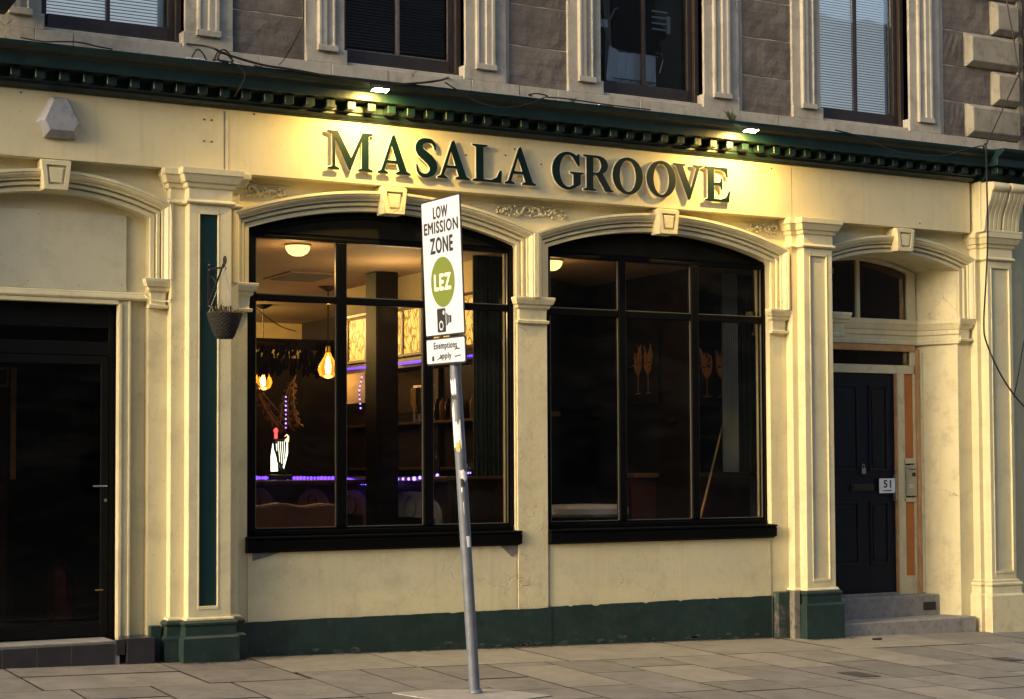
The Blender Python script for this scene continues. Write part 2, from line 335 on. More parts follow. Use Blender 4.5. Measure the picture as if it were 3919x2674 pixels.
# ---------------------------------------------------------------- ground
pav = MB(); pav.add([(-9, .35, gz(-9, .35)-.018), (14, .35, gz(14, .35)-.018), (14, -4.9, gz(14, -4.9)-.018), (-9, -4.9, gz(-9, -4.9)-.018),
                     (-9, .35, -.6), (14, .35, -.6), (14, -4.9, -.6), (-9, -4.9, -.6)], [(3,2,1,0),(4,5,6,7),(0,1,5,4),(2,3,7,6),(1,2,6,5),(3,0,4,7)])
pavement = tag(pav.build('pavement', M_joint), 'worn stone flag pavement sloping along the shopfront', kind='structure')
def slab(x0, x1, y0, y1, m, dz=None, sk=0):
    g = .008; dz = random.uniform(-.0015, .0015) if dz is None else dz
    tx, ty = random.uniform(-.001, .001), random.uniform(-.001, .001)
    c = [(x0+g, y0+g), (x1-g, y0+g), (x1-g, y1-g), (x0+g, y1-g)]
    c = [(a+random.uniform(-.004, .004)+sk*(b+2), b+random.uniform(-.004, .004)) for a, b in c]
    xm, ym = (x0+x1)/2, (y0+y1)/2
    top = [(a, b, gz(a, b)+dz+tx*(a-xm)/.4+ty*(b-ym)/.4) for a, b in c]; bot = [(a, b, gz(a, b)-.05) for a, b in c]
    sb_ = MB(); sb_.add(bot+top, [(3,2,1,0),(4,5,6,7)]); sb_.cm = 1; b0 = len(sb_.v)-8; sb_.f += [(0,1,5,4),(1,2,6,5),(2,3,7,6),(3,0,4,7)]; sb_.m += [1]*4; sb_.build('paving_slab', [m, M_joint], pavement)
# strip along the wall
x = -3.0
for wv in (1.1, 1.15, .77, 1.02, 1.35, 1.5, 1.3, 1.45, .9, 1.2, 1.3):
    if x < -.2: 
        ysp = -.95 if x < -1.5 else -.93
        slab(x, min(x+wv, .0), -.55, .35, M_slab); slab(x, min(x+wv, .0), ysp-.3, -.55, M_slab)
        x = min(x+wv, .0)
    else:
        slab(x, x+wv, -.88, .35, M_slabpale if x < 5.4 else M_slab); x += wv
cols = [-3.0, -2.35, -1.75, -1.2, -.62, 0.0, .5, 1.02, 1.56, 2.1, 2.62, 3.2, 3.82, 4.34, 4.9, 5.45, 6.0, 6.6, 7.15, 7.7, 8.3, 9]
special = {7: [(-.88, -1.65), (-1.65, -2.25)], 8: [(-1.07, -2.25), (-.88, -1.07), (-2.25, -2.95)], 9: [(-.88, -1.6), (-1.6, -2.7)]}
for i in range(len(cols)-1):
    y = -.88 if cols[i] > -.1 else -1.25
    L = []
    for (b0, b1) in special.get(i, []): L.append((b0, b1)); 
    if L: y = min(b for a, b in L)
    while y > -4.6:
        ln = random.choice((.5, .75, .95, 1.2)); L.append((y, max(y-ln, -4.6))); y -= ln
    for (a, b) in L:
        if a-b < .06: continue
        pale = random.random() < .3 and cols[i] > 1
        slab(cols[i], cols[i+1], b, a, M_slabpale if pale else M_slab, sk=.03)
# patched concrete collar round the sign pole, grate covers
co = MB(); P = [(.24, -2.12), (.62, -2.09), (1.02, -2.2), (1.22, -2.6), (.7, -2.78), (.4, -2.62)]
co.add([(a, b, gz(a, b)+.007) for a, b in P]+[(a, b, gz(a, b)-.03) for a, b in P], [tuple(range(5, -1, -1)), (6,7,8,9,10,11)]+[(i, (i+1)%6, 6+(i+1)%6, 6+i) for i in range(6)])
co.build('concrete_patch', mat('pale_concrete_patch', (.30, .28, .25), .9, var=.15, vscale=9, bump=.5), pavement)
for (a, b, w_, h_) in ((4.0, -2.5, .2, .3), (5.95, -2.05, .2, .22)):
    MB().add([(a, b, gz(a, b)+.006), (a+w_, b, gz(a+w_, b)+.006), (a+w_, b+h_, gz(a+w_, b+h_)+.006), (a, b+h_, gz(a, b+h_)+.006)], [(0,1,2,3)]).build('access_cover', mat('iron_cover', (.07, .07, .065), .6, metal=.4, bump=.8, bscale=120), pavement)
for k in range(12):
    pass
kb = MB().box(-9, 14, -5.05, -4.9, -.6, -.03).build('kerb', M_kerb, None, .01); tag(kb, 'granite kerb along the road edge', kind='structure')
rd = MB().add([(-60, -5.05, -.16), (60, -5.05, -.16), (60, -60, -.16), (-60, -60, -.16)], [(3,2,1,0)]).build('road', M_asphalt); tag(rd, 'dark asphalt road in front of the shop', kind='structure')
gd = MB().add([(-60, -5.04, -.62), (60, -5.04, -.62), (60, 60, -.62), (-60, 60, -.62)], [(0,1,2,3)]).build('ground', M_asphalt); tag(gd, 'ground under and behind the building', kind='structure')

# ---------------------------------------------------------------- building
B = empty('tenement_building', (0, 0, 0), 'stone tenement with a cream and dark green shopfront under brown sandstone and four sash windows', 'building')
YW = .12
bay0 = (-2.30, -.79, 3.466, 3.612); bay1 = (.01, 2.43, 3.44, 3.64); bay2 = (2.745, 5.15, 3.44, 3.64); bay3 = (5.84, 7.48, 3.47, 3.607)
def hole(b, zb): return [(b[0], zb), (b[1], zb), (b[1], b[2])]+arc(*b)[1:]
outer = [(-4.2, -.5), (-2.3, -.5), (-2.3, 3.466)]
A0 = arc(*bay0); A3 = arc(*bay3)
outer += A0[::-1][1:] + [(-.79, -.5), (5.84, -.5), (5.84, 3.47)] + A3[::-1][1:] + [(7.48, -.5), (9.3, -.5), (9.3, 4.2), (-4.2, 4.2)]
plate('shop_wall', [outer, hole(bay1, .86), hole(bay2, .86)], YW, .34, M_cream, B)
# thin raised pier sheet between the windows and a mended strip
box('pier_sheet', M_cream_rough, B, 2.44, 2.735, .095, YW-.001, .31, 2.77, .003)
for (x, z) in ((2.47, 1.62), (2.70, 1.62), (2.66, 1.0), (2.46, .85), (2.69, .84), (2.47, .52), (2.7, .5)):
    MB().lathe([(.001, -.006), (.011, -.005), (.011, 0), (.001, .002)], n=8).build('bolt_head', M_cream, B).matrix_world = Matrix.Translation((x, .093, z)) @ Matrix.Rotation(math.radians(90), 4, 'X')
box('dado_panel', M_cream, B, .012, 2.43, .105, YW-.001, .31, .86, .002)
box('dado_panel', M_cream, B, 2.757, 5.13, .112, YW-.001, .31, .86, .002)
for pts in ([(.05, .80), (.05, .86), (.28, .86), (.16, .825)], [(2.27, .86), (2.44, .86), (2.43, .80), (2.38, .765)]):
    MB().exty(pts, .098, .106).build('bare_cement_patch', M_cement, B)
# fascia
fb = box('fascia_board', M_fascia, B, -4.2, 7.56, .0, YW-.001, 3.845, 4.352, .004)
sc = MB()
for (x, z) in ((-1.80, 4.32), (.02, 4.33), (2.37, 4.25), (4.0, 4.21), (-.39, 4.25), (-.33, 4.25), (-.39, 4.08), (-.33, 4.08), (1.9, 4.16), (2.28, 4.19), (2.36, 4.10), (2.63, 4.14), (2.86, 3.97), (3.25, 4.22), (3.40, 4.06), (5.1, 4.3), (6.9, 3.9)):
    sc.box(x-.006, x+.006, -.004, .001, z-.006, z+.006)
tag(sc.build('screw_hole', M_print, fb), kind='stuff')
box('board_seam', M_cream_rough, fb, -.215, -.195, -.006, -.0005, 3.86, 4.33, .003)
box('board_seam', M_cement, fb, -.228, -.222, -.003, -.0003, 3.86, 4.33, .001)
for x in (4.96, 5.33): box('board_seam', M_cement, fb, x, x+.003, -.002, -.0003, 3.86, 4.33, 0)

# cornice
PROF = [(.11, 4.352), (-.02, 4.352), (-.03, 4.365), (-.055, 4.385), (-.055, 4.405), (-.065, 4.412), (-.065, 4.482), (-.215, 4.482), (-.215, 4.49), (-.22, 4.55), (-.228, 4.556), (-.235, 4.570), (-.27, 4.585), (-.295, 4.61), (-.30, 4.64), (.11, 4.665)]
cn = MB(); cn.extx(PROF, -4.2, 7.62); cn.extx([(y-.11 if y < .1 else y, z) for y, z in PROF], 7.621, 8.30)
cor = cn.build('cornice', M_green, B, .004)
dm = MB().box(-.037, .037, -.05, .0415, -.034, .034); dproto = None
x = -2.05; i = 0
while x < 8.3:
    dp = 0 if x < 7.62 else -.11
    if dproto is None: dproto = dm.build('dentil', M_green, cor, .005, seg=1); o = dproto
    else: o = dproto.copy(); link(o, cor)
    o.location = (x, -.108+dp+random.uniform(-.006, .004), 4.446+random.uniform(-.003, .002)); o.rotation_euler = (random.uniform(-.03, .03), 0, random.uniform(-.05, .05))
    if random.random() < .12: o.scale = (1, .75, .95)
    x += .1775; i += 1
# roof patch of flashing on the cornice edge
for x0, x1 in ((-.62, -.48), (-.28, -.2), (3.05, 3.2)): box('pale_flashing', M_paper, cor, x0, x1, -.29, -.24, 4.646, 4.652, .001)

# pilasters
def offset_plan(P, d):
    out = []; n = len(P)
    for i in range(n):
        def nr(a, b):
            dx, dy = b[0]-a[0], b[1]-a[1]; L = math.hypot(dx, dy); return (dy/L, -dx/L)
        n1 = nr(P[i-1], P[i]) if i else (-1, 0)
        n2 = nr(P[i], P[i+1]) if i < n-1 else (1, 0)
        if i == 0: n1 = n2
        if i == n-1: n2 = n1
        mx, my = n1[0]+n2[0], n1[1]+n2[1]; q = (mx*mx+my*my)/2 or 1
        out.append((P[i][0]+mx*d/q, P[i][1]+my*d/q if 0 < i < n-1 else P[i][1]))
    return out
def stack(name, plan, levels, m, parent, bevel=.0035):
    mb = MB(); n = len(plan); vs = []
    for z, d in levels: vs += [(a, b, z) for a, b in offset_plan(plan, d)]
    fs = [(k*n+i, k*n+(i+1)%n, (k+1)*n+(i+1)%n, (k+1)*n+i) for k in range(len(levels)-1) for i in range(n)]
    fs += [tuple(range(n))[::-1], tuple((len(levels)-1)*n+i for i in range(n))]
    return mb.add(vs, fs).build(name, m, parent, bevel)
CAPL = [(3.572, .0), (3.572, .022), (3.585, .030), (3.60, .022), (3.605, .006), (3.69, .006), (3.70, .022), (3.72, .028), (3.73, .028), (3.735, .045), (3.765, .058), (3.79, .068), (3.795, .078), (3.842, .080)]
def pilaster(xb0, xf0, xf1, xb1, px0, px1, panel_m, base_m, z_low):
    y1, y2, yw = .02, -.08, .118
    plan = [(xb0, yw), (xb0, y1), (xf0, y1), (xf0, y2), (xf1, y2), (xf1, y1), (xb1, y1), (xb1, yw)]
    # shaft with recessed panel
    mb = MB()
    mb.extz([(xb0, yw), (xb0, y1), (xf0, y1), (xf0, y2+.03), (xf1, y2+.03), (xf1, y1), (xb1, y1), (xb1, yw)], .3, 3.60)
    mb.box(xf0, px0, y2, y2+.0295, .3, 3.6); mb.box(px1, xf1, y2, y2+.0295, .3, 3.6)
    mb.box(px0, px1, y2, y2+.0295, .3, .46); mb.box(px0, px1, y2, y2+.0295, 3.51, 3.6)
    p = mb.build('pilaster', M_cream, B, .003)
    box('pilaster_panel', panel_m, p, px0+.012, px1-.012, y2+.016, y2+.028, .475, 3.495, .002)
    fr = MB(); w = .012
    fr.box(px0, px0+w, y2-.004, y2+.028, .46, 3.51).box(px1-w, px1, y2-.004, y2+.028, .46, 3.51).box(px0, px1, y2-.006, y2+.028, .448, .475).box(px0, px1, y2-.004, y2+.028, 3.495, 3.515)
    fr.build('panel_bead', M_cream, p, .003)
    stack('capital', plan, CAPL, M_cream, p)
    if base_m is M_cream:
        lv = [(-.5, .05), (.30, .05), (.315, .035), (.325, .02), (.35, .02), (.37, .012), (.372, 0)]
    else:
        lv = [(-.5, .055), (.235, .055), (.255, .035), (.325, .033), (.335, .045), (.352, .045), (.365, .03), (.368, .0)]
    stack('base', plan, lv, base_m, p, .006)
    if base_m is not M_cream:
        stack('base_bead', plan, [(.3685, .0), (.3685, .022), (.382, .022), (.39, .01), (.392, 0)], M_cream, p, .003)
    return p
p1 = pilaster(-.645, -.533, -.193, -.10, -.459, -.290, M_gpanel, M_green_worn, 0)
p2 = pilaster(5.338, 5.402, 5.737, 5.81, 5.468, 5.678, M_cream, M_green_worn, 0)
p3 = pilaster(7.649, 7.70, 8.03, 8.09, 7.745, 8.0, M_cream, M_cream_rough, 0)
# flaked part of the middle base: cement scar
box('flaked_scar', M_scar, B, 5.15, 5.338, .03, .119, -.5, .36, .006)
box('flaked_scar', M_green_flaked, p2, 5.275, 5.345, -.045, .03, -.5, .372, .006)
# right pier face strip beyond and next property
box('side_pier', M_cream, B, 8.09, 8.32, .06, .3, -.5, 4.3, .004)
# imposts and arch mouldings
ARCH = [(.0, .34), (.0, .088), (.034, .088), (.036, .108), (.044, .108), (.046, .066), (.070, .066), (.072, .090), (.081, .090), (.083, .046), (.098, .046), (.104, .030), (.120, .014), (.132, .012), (.136, .004), (.157, .004), (.157, .1195)]
def arch_mould(b, zi, jamb=True):
    A = arc(*b, n=30)[::-1]
    path = ([(b[0], zi)] if jamb else [])+A+([(b[1], zi)] if jamb else [])
    return MB().sweep([(d, y) for d, y in ARCH[1:]]+[(.0, .1195)], path).build('arch_moulding', M_cream, B, .002)
for b in (bay0, bay1, bay2, bay3): arch_mould(b, 2.985)
IMP = [(2.765, 0), (2.765, .02), (2.79, .024), (2.795, .006), (2.80, .0), (2.885, .006), (2.90, .026), (2.925, .03), (2.93, .045), (2.97, .06), (2.99, .062), (2.995, .04)]
def impost(x0, x1, yf=.085, tail=True):
    plan = [(x0, .1195), (x0, yf), (x1, yf), (x1, .1195)]
    return stack('impost', plan, IMP, M_cream_rough, B, .003)
impost(-.092, .012); impost(2.455, 2.72); impost(5.158, 5.30); impost(-.782, -.67); impost(7.49, 7.6)
# keystones
def keystone(xc, zt=3.835, zb=3.61, wt=.112, wb=.088):
    k = MB().exty([(xc-wb, zb), (xc+wb, zb), (xc+wt, zt), (xc-wt, zt)], -.03, .1195).build('keystone', M_cream, B, .005)
    fo = [(xc-wb+.002, zb+.002), (xc+wb-.002, zb+.002), (xc+wt-.002, zt-.012), (xc-wt+.002, zt-.012)]
    fi = [(xc-wb*.66, zb+.034), (xc+wb*.66, zb+.034), (xc+wt*.66, zt-.042), (xc-wt*.66, zt-.042)]
    plate('keystone_frame', [fo, fi], -.048, -.0305, M_cream, k)
    MB().exty([(xc-wb*.48, zb+.052), (xc+wb*.48, zb+.052), (xc+wt*.50, zt-.06), (xc-wt*.50, zt-.06)], -.044, -.0295).build('keystone_face', M_cream, k, .004)
keystone(-1.545); keystone(1.222); keystone(3.92); keystone(6.68)
# carved relief in the spandrels: scrolls of stem with leaves
def scroll(cx, cz, w, h, seed, flip=1, both=False):
    rnd = random.Random(seed); mb = MB(); sides = (-1, 1) if both else (flip,)
    for sg in sides:
        for k in range(4):
            x0 = cx+sg*w*k/4.4; r = h*(.30-.05*k); z0 = cz-h*.1*k*(.3)
            pts = []
            for t in range(15):
                a = t/14*4.6+k*math.pi; rr = r*(1-t/19)
                pts.append((x0+sg*(w*.1+rr*math.cos(a)), .112, z0+rr*math.sin(a)))
            mb.tube([(p[0], .106, p[2]) for p in pts], [.015*(1-t/24) for t in range(15)], 6)
            for q in range(5):
                a = rnd.uniform(0, 6.3); lx, lz = x0+sg*w*.12+r*1.1*math.cos(a), z0+r*1.05*math.sin(a)
                mb.tube([(lx, .114, lz), (lx+.012*math.cos(a+1), .108, lz+.012*math.sin(a+1)), (lx+.03*math.cos(a+.7), .115, lz+.026*math.sin(a+.7))], [.006, .013, .003], 6)
        mb.tube([(cx, .115, cz+h*.32), (cx+sg*w*.5, .113, cz+h*.30), (cx+sg*w, .116, cz+h*.34)], [.007, .006, .003], 6)
        mb.tube([(cx, .115, cz-h*.38), (cx+sg*w*.4, .113, cz-h*.1), (cx+sg*w*.85, .116, cz+h*.16)], [.008, .006, .003], 6)
    mb.build('carved_relief', M_cream_rough, B, smooth=True)
scroll(.0, 3.745, .36, .13, 1); scroll(2.59, 3.745, .38, .14, 2, both=True); scroll(5.25, 3.755, .40, .12, 3, flip=-1)
scroll(5.9, 3.76, .2, .08, 4) if False else None
# console bracket at right
def console(x0, x1):
    c = MB().box(x0, x1, -.10, .119, 3.84, 4.352).build('console_bracket', M_cream, B, .006)
    wsc = (x1-x0-.05)/2
    for k in range(2):
        a = x0+.015+k*(wsc+.02); pr = []
        side = [(-.10, 3.86), (-.135, 3.87), (-.145, 3.92), (-.15, 3.98), (-.165, 4.04), (-.195, 4.10), (-.225, 4.16), (-.245, 4.22), (-.25, 4.27), (-.24, 4.31), (-.215, 4.335), (-.18, 4.338), (-.10, 4.338)]
        s = MB()
        ridge = 4
        for j in range(ridge):
            b0 = a+wsc*j/ridge+.004; b1 = a+wsc*(j+1)/ridge-.004
            s.extx(side, b0, b1)
        s.extx([(y+.008, z) for y, z in side], a+.002, a+wsc-.002)
        sc_ = s.build('scroll', M_cream, c, .005, smooth=True)
        MB().lathe([(.002, 0), (.045, .004), (.050, .02), (.045, wsc-.01), (.03, wsc), (.002, wsc+.002)], n=16).build('volute', M_cream, sc_, smooth=True).matrix_world = Matrix.Translation((a, -.235, 4.285)) @ Matrix.Rotation(math.radians(90), 4, 'Y')
console(7.60, 8.10)
box('console_plinth', M_cream, B, 7.585, 8.115, -.16, .119, 3.843, 3.868, .006)

# green plinth strips
def plinth(x0, x1, y, z):
    rnd = random.Random(int(x0*10)+5); P = [(x0, -.5)]; n = 70; w = 0
    for i in range(n+1):
        w = w*.75+rnd.uniform(-.0022, .0022); P.append((x0+(x1-x0)*i/n, z+w-(.012 if rnd.random() < .04 else 0)))
    P.append((x1, -.5)); plate('green_plinth', [P], y, YW-.001, M_green_worn, B)
    pb = MB()
    for k in range(26):      # splash scuffs low on the band, paint flaked to cement
        a = rnd.uniform(x0+.05, x1-.1); h = gz(a, 0)+abs(rnd.gauss(.0, .03))+.012; r_ = rnd.uniform(.008, .035)
        pts = [(a+r_*1.8*math.cos(t)*rnd.uniform(.6, 1), h+r_*.6*math.sin(t)*rnd.uniform(.5, 1)) for t in [q*6.283/9 for q in range(9)]]
        pb.add([(p, y-.0012, q_) for p, q_ in pts], [tuple(range(9))[::-1]])
    tag(pb.build('flaked_patches', M_flake, B, fix=False), kind='stuff')
plinth(-.10, 2.757, .085, .318); plinth(2.76, 5.12, .092, .325)
box('green_plinth', M_green_worn, B, -.785, -.70, .06, YW-.001, -.5, .33, .006)
# window sills
def sill(x0, x1):
    P = [(.34, .86), (.10, .86), (.085, .875), (.06, .875), (.055, .955), (.075, .965), (.05, .968), (.05, .985), (.34, 1.0)]
    MB().extx([(y, z) for y, z in P], x0, x1).build('window_sill', M_black, B, .004)
sill(-.005, 2.462); sill(2.742, 5.165)
# shop windows
def shop_window(bay, y, xl, xr, mull, trz, name='shop_window'):
    x0, x1, zs, zc = bay; t = .035
    A = arc(x0-.002, x1+.002, zs, zc, 28)
    rail_b = (1.0, 1.05); zt = 3.372
    w = empty('t') if False else None
    outer = [(x0-.002, .99), (x1+.002, .99)]+A
    inner = [(xl, 1.048), (xl, zt), (xr, zt), (xr, 1.048)]
    me = plate_mesh('window_frame', [outer, inner], y, y+.06)
    fr = mobj('shop_window', me, M_black, B)
    # header fillet and inner lip
    lip = MB()
    lip.box(xl-.004, xr+.004, y-.012, y-.0005, zt, zt+.028).box(xl-.02, xr+.02, y-.03, y-.0005, .995, 1.03)
    lip.box(x0+.002, xl-.012, y-.018, y-.0005, 1.03, zs-.02); lip.box(xr+.012, x1-.002, y-.018, y-.0005, 1.03, zs-.02)
    lip.build('frame_lip', M_black, fr, .003)
    MB().sweep([(-.03, y-.02), (-.055, y-.02), (-.055, y-.001), (-.03, y-.001)], A[::-1]).build('arch_fillet', M_black, fr, .002)
    Ai = arc(x0+.06, x1-.06, zs-.015, zc-.055, 24)
    plate('arch_panel', [[(p, q) for p, q in Ai if q > 3.415]], y-.004, y-.0005, M_archpanel, fr)
    for (a, b) in mull: box('mullion', M_black, fr, a, b, y-.012, y+.05, 1.049, zt-.001, .008)
    xs = [xl]+[v for ab in mull for v in ab]+[xr]
    for k in range(0, len(xs), 2):
        tb = MB().box(xs[k]+.001, xs[k+1]-.001, y-.004, y+.05, trz[0], trz[1]).build('transom_bar', M_black, fr, .006)
        box('pane', G_shop, fr, xs[k]+.001, xs[k+1]-.001, y+.02, y+.026, 1.049, trz[0]-.001, 0)
        box('pane', G_shop, fr, xs[k]+.001, xs[k+1]-.001, y+.02, y+.026, trz[1]+.001, zt-.001, 0)
        bd = MB()
        for (za, zb2) in ((1.049, trz[0]), (trz[1], zt)):
            a, b = xs[k]+.001, xs[k+1]-.001
            bd.box(a, b, y+.003, y+.019, za, za+.006); bd.box(a, a+.006, y+.003, y+.019, za, zb2); bd.box(b-.006, b, y+.003, y+.019, za, zb2)
        bd.build('glazing_bead', G['bead'], fr)
G = {}
G['bead'] = mat('aluminium_bead', (.17, .16, .14), .35, metal=.6, bump=0)
shop_window(bay1, .16, .094, 2.385, ((.79, .877), (1.576, 1.664)), (2.868, 2.925))
shop_window(bay2, .20, 2.826, 5.115, ((3.533, 3.607), (4.316, 4.396)), (2.863, 2.926))

# ---------------------------------------------------------------- left entrance
back0 = plate('entrance_infill', [[(-2.29, .2), (-.915-.1, .2), (-1.015, 2.80), (-2.29, 2.80)][:0] or [(-2.302, 2.80), (-.788, 2.80), (-.788, 3.466)]+arc(-2.302, -.788, 3.466, 3.614)[1:]], .21, .34, M_cream, B)
box('entrance_infill', M_cream, B, -.915, -.788, .215, .34, -.5, 2.81, .003)
bb = box('blank_signboard', M_board, B, -2.29, -.946, .185, .2095, 2.892, 3.483, .003)
for (x, z) in ((-.985, 3.44), (-.985, 2.94), (-1.32, 2.92), (-1.62, 3.45), (-1.7, 2.94)): box('screw', M_cement, bb, x, x+.007, .183, .186, z, z+.007, 0)
MB().extx([(.209, 2.825), (.15, 2.825), (.14, 2.84), (.145, 2.86), (.155, 2.868), (.155, 2.878), (.17, 2.889), (.209, 2.889)], -2.29, -.792).build('entrance_ledge', M_cream, B, .002)
fr = MB(); fr.box(-1.017, -.915, .17, .2145, .19, 2.824).box(-1.012, -.985, .155, .1695, .19, 2.80).box(-2.29, -1.012, .155, .2145, 2.79, 2.824).box(-.935, -.915, .16, .1695, .19, 2.824)
fr.build('door_architrave', M_cream, B, .005)
gd0 = MB(); y = .26
gd0.box(-1.06, -1.0165, y, y+.05, .2, 2.79).box(-2.3, -1.06, y, y+.05, 2.61, 2.79).box(-2.3, -1.06, y, y+.05, 2.40, 2.505).box(-2.3, -1.06, y, y+.05, .2, .25)
gdo = gd0.build('glazed_entrance', M_blackdoor, B, .004)
lf = MB(); lf.box(-1.121, -1.064, y-.01, y+.04, .255, 2.395).box(-2.3, -1.1215, y-.01, y+.04, .255, .348).box(-2.3, -1.1215, y-.01, y+.04, 2.33, 2.395)
leaf = lf.build('door_leaf', M_blackdoor, gdo, .004)
box('pane', G_dark, gdo, -2.3, -1.062, y+.02, y+.026, 2.507, 2.608, 0)
MB().box(-2.3, -1.122, y+.01, y+.016, .35, 2.329).build('pane', G_dark, gdo)
hd = MB(); hd.tube([(-1.085, y-.012, 1.40), (-1.085, y-.05, 1.40), (-1.10, y-.055, 1.40), (-1.19, y-.055, 1.398)], .006, 8)
hd.build('lever_handle', M_steel, leaf)
MB().lathe([(.0, -.004), (.012, -.003), (.012, .0)], n=10).build('keyhole', M_steel, leaf).matrix_world = Matrix.Translation((-1.082, y-.0105, 1.29)) @ Matrix.Rotation(math.radians(90), 4, 'X')
box('floor_bolt', M_brass, leaf, -1.16, -1.10, y-.02, y-.0105, .60, .612, .002)
# tiled step
st = MB().box(-2.6, -1.05, -.045, .27, -.5, .232).build('entrance_step', M_grout, B, .003)
xs = [-2.18, -1.918, -1.668, -1.418, -1.088]
for i in range(4): box('tile', M_tile, st, xs[i]+.004, xs[i+1]-.004, -.052, -.0455, -.1, .224, .003)
box('tile', M_tile, st, -2.45, -2.184, -.052, -.0455, -.1, .224, .003)
box('tile', M_tile, st, -1.080, -1.012, -.056, -.03, .135, .25, .003)
box('tile', M_tile, st, -1.0, -.785, -.062, .20, -.1, .256, .005)
box('step_slab', M_step, st, -2.6, -1.09, -.05, .255, .233, .247, .004)

# ---------------------------------------------------------------- right doorway (splayed recess)
YD = .50
XR0, XR1 = 7.48, 7.27   # splayed right reveal (outer, inner)
rec = MB()
rec.add([(XR0, .125, -.5), (XR1, YD+.1, -.5), (XR1, YD+.1, 3.75), (XR0, .125, 3.75), (XR0+.2, .335, -.5), (XR0+.2, .335, 3.75), (XR0+.2, YD+.1, -.5), (XR0+.2, YD+.1, 3.75)],
        [(0,1,2,3), (0,3,5,4), (4,5,7,6), (6,7,2,1), (0,4,6,1), (3,2,7,5)])
rec.box(5.70, 5.84, .345, YD+.1, -.5, 3.75)
rec.build('recess_wall', M_cream_rough, B)
A3 = arc(5.84, 7.48, 3.47, 3.607, 20)
sf = MB(); n = len(A3); vs = [(x, .3405, z) for x, z in A3]+[(5.84+(x-5.84)*(XR1-5.84)/1.64, YD+.1, z) for x, z in A3]+[(x, .3405, 3.8) for x, z in A3]+[(5.84+(x-5.84)*(XR1-5.84)/1.64, YD+.1, 3.8) for x, z in A3]
sf.add(vs, [(i, i+1, n+i+1, n+i) for i in range(n-1)]+[(2*n+i, 3*n+i, 3*n+i+1, 2*n+i+1) for i in range(n-1)]+[(i, 2*n+i, 2*n+i+1, i+1) for i in range(n-1)]).build('recess_soffit', M_cream_rough, B)
# fanlight
A3b = [(5.84+(x-5.84)*(XR1-5.84)/1.64, z) for x, z in A3]
fl = plate('fanlight', [[(5.85, 2.985), (7.28, 2.985)]+A3b, [(5.9, 2.998), (6.515, 2.998), (6.515, 3.575), (5.9, 3.52)], [(6.557, 2.998), (7.17, 2.998), (7.17, 3.47), (7.0, 3.52), (6.8, 3.55), (6.557, 3.575)]], YD+.0, YD+.05, M_cream, B)
box('pane', G_dark, fl, 5.87, 7.2, YD+.025, YD+.03, 3.0, 3.59, 0)
LIN = [(2.745, .0), (2.745, .02), (2.775, .025), (2.785, .008), (2.83, .012), (2.84, .035), (2.88, .04), (2.89, .055), (2.93, .075), (2.95, .09), (2.985, .092), (2.99, .0)]
def lintel():
    pts = [(5.84, YD+.04), (XR1+.02, YD+.04), (XR1+.02, YD+.0), (XR0, .11), (XR0+.12, .11), (XR0+.12, .1195)]
    base = [(5.84, YD-.005), (XR1+.01, YD-.005), (XR0-.002, .105), (XR0+.105, .105)]
    mb = MB(); n = len(base); vs = []
    for z, d in LIN:
        for i, (a, b_) in enumerate(base):
            def nr(p, q):
                dx, dy = q[0]-p[0], q[1]-p[1]; L = math.hypot(dx, dy); return (dy/L, -dx/L)
            n1 = nr(base[max(i-1, 0)], base[max(i-1, 0)+1]); n2 = nr(base[min(i, n-2)], base[min(i, n-2)+1])
            mx, my = n1[0]+n2[0], n1[1]+n2[1]; q = (mx*mx+my*my)/2
            vs.append((a+mx*d*.7/q, b_+my*d*.7/q, z))
    fs = [(k*n+i, k*n+i+1, (k+1)*n+i+1, (k+1)*n+i) for k in range(len(LIN)-1) for i in range(n-1)]
    mb.add(vs, fs); mb.box(5.84, XR1+.03, YD-.004, YD+.06, 2.746, 2.984)
    mb.build('lintel_moulding', M_cream, B)
lintel()
impost(5.875, 6.0)
dfm = MB(); y = YD
box('timber_header', M_rawwood, B, 5.85, 7.26, y-.01, y+.05, 2.675, 2.745, .004)
dfr = MB().box(5.85, 7.245, y, y+.05, 2.45, 2.535).box(7.015, 7.10, y, y+.05, .235, 2.449).box(7.10, 7.245, y, y+.05, 1.545, 1.60).box(7.10, 7.245, y, y+.05, 1.16, 1.205).box(7.10, 7.245, y, y+.05, .235, .42).box(7.237, 7.262, y+.001, y+.051, .236, 2.449).box(7.10, 7.117, y, y+.05, .42, 2.449).box(7.20, 7.265, y-.001, y+.05, 2.536, 2.674)
box('fanlight_board', mat('brown_backing_board', (.05, .036, .028), .6, bump=.1), B, 5.87, 7.2, YD+.052, YD+.06, 2.53, 3.59, 0)
box('overdoor_glass', G_dark, B, 5.85, 7.2, y+.02, y+.026, 2.536, 2.674, 0)
dfo = dfr.build('door_frame', M_cream_rough, B, .004)
box('timber_post', M_rawwood, dfo, 6.995, 7.014, y-.012, y+.04, .235, 2.449, .003)
box('timber_post', M_rawwood, dfo, 7.264, 7.30, y-.03, y+.03, .235, 2.70, .004)
MB().box(7.118, 7.236, y+.018, y+.026, .421, 1.159).build('plywood_panel', M_ply, dfo); MB().box(7.118, 7.236, y+.018, y+.026, 1.601, 2.448).build('plywood_panel', M_ply, dfo)
box('stone_lip', M_cream_rough, B, 7.302, 7.335, y-.04, y+.02, .25, 2.7, .006)
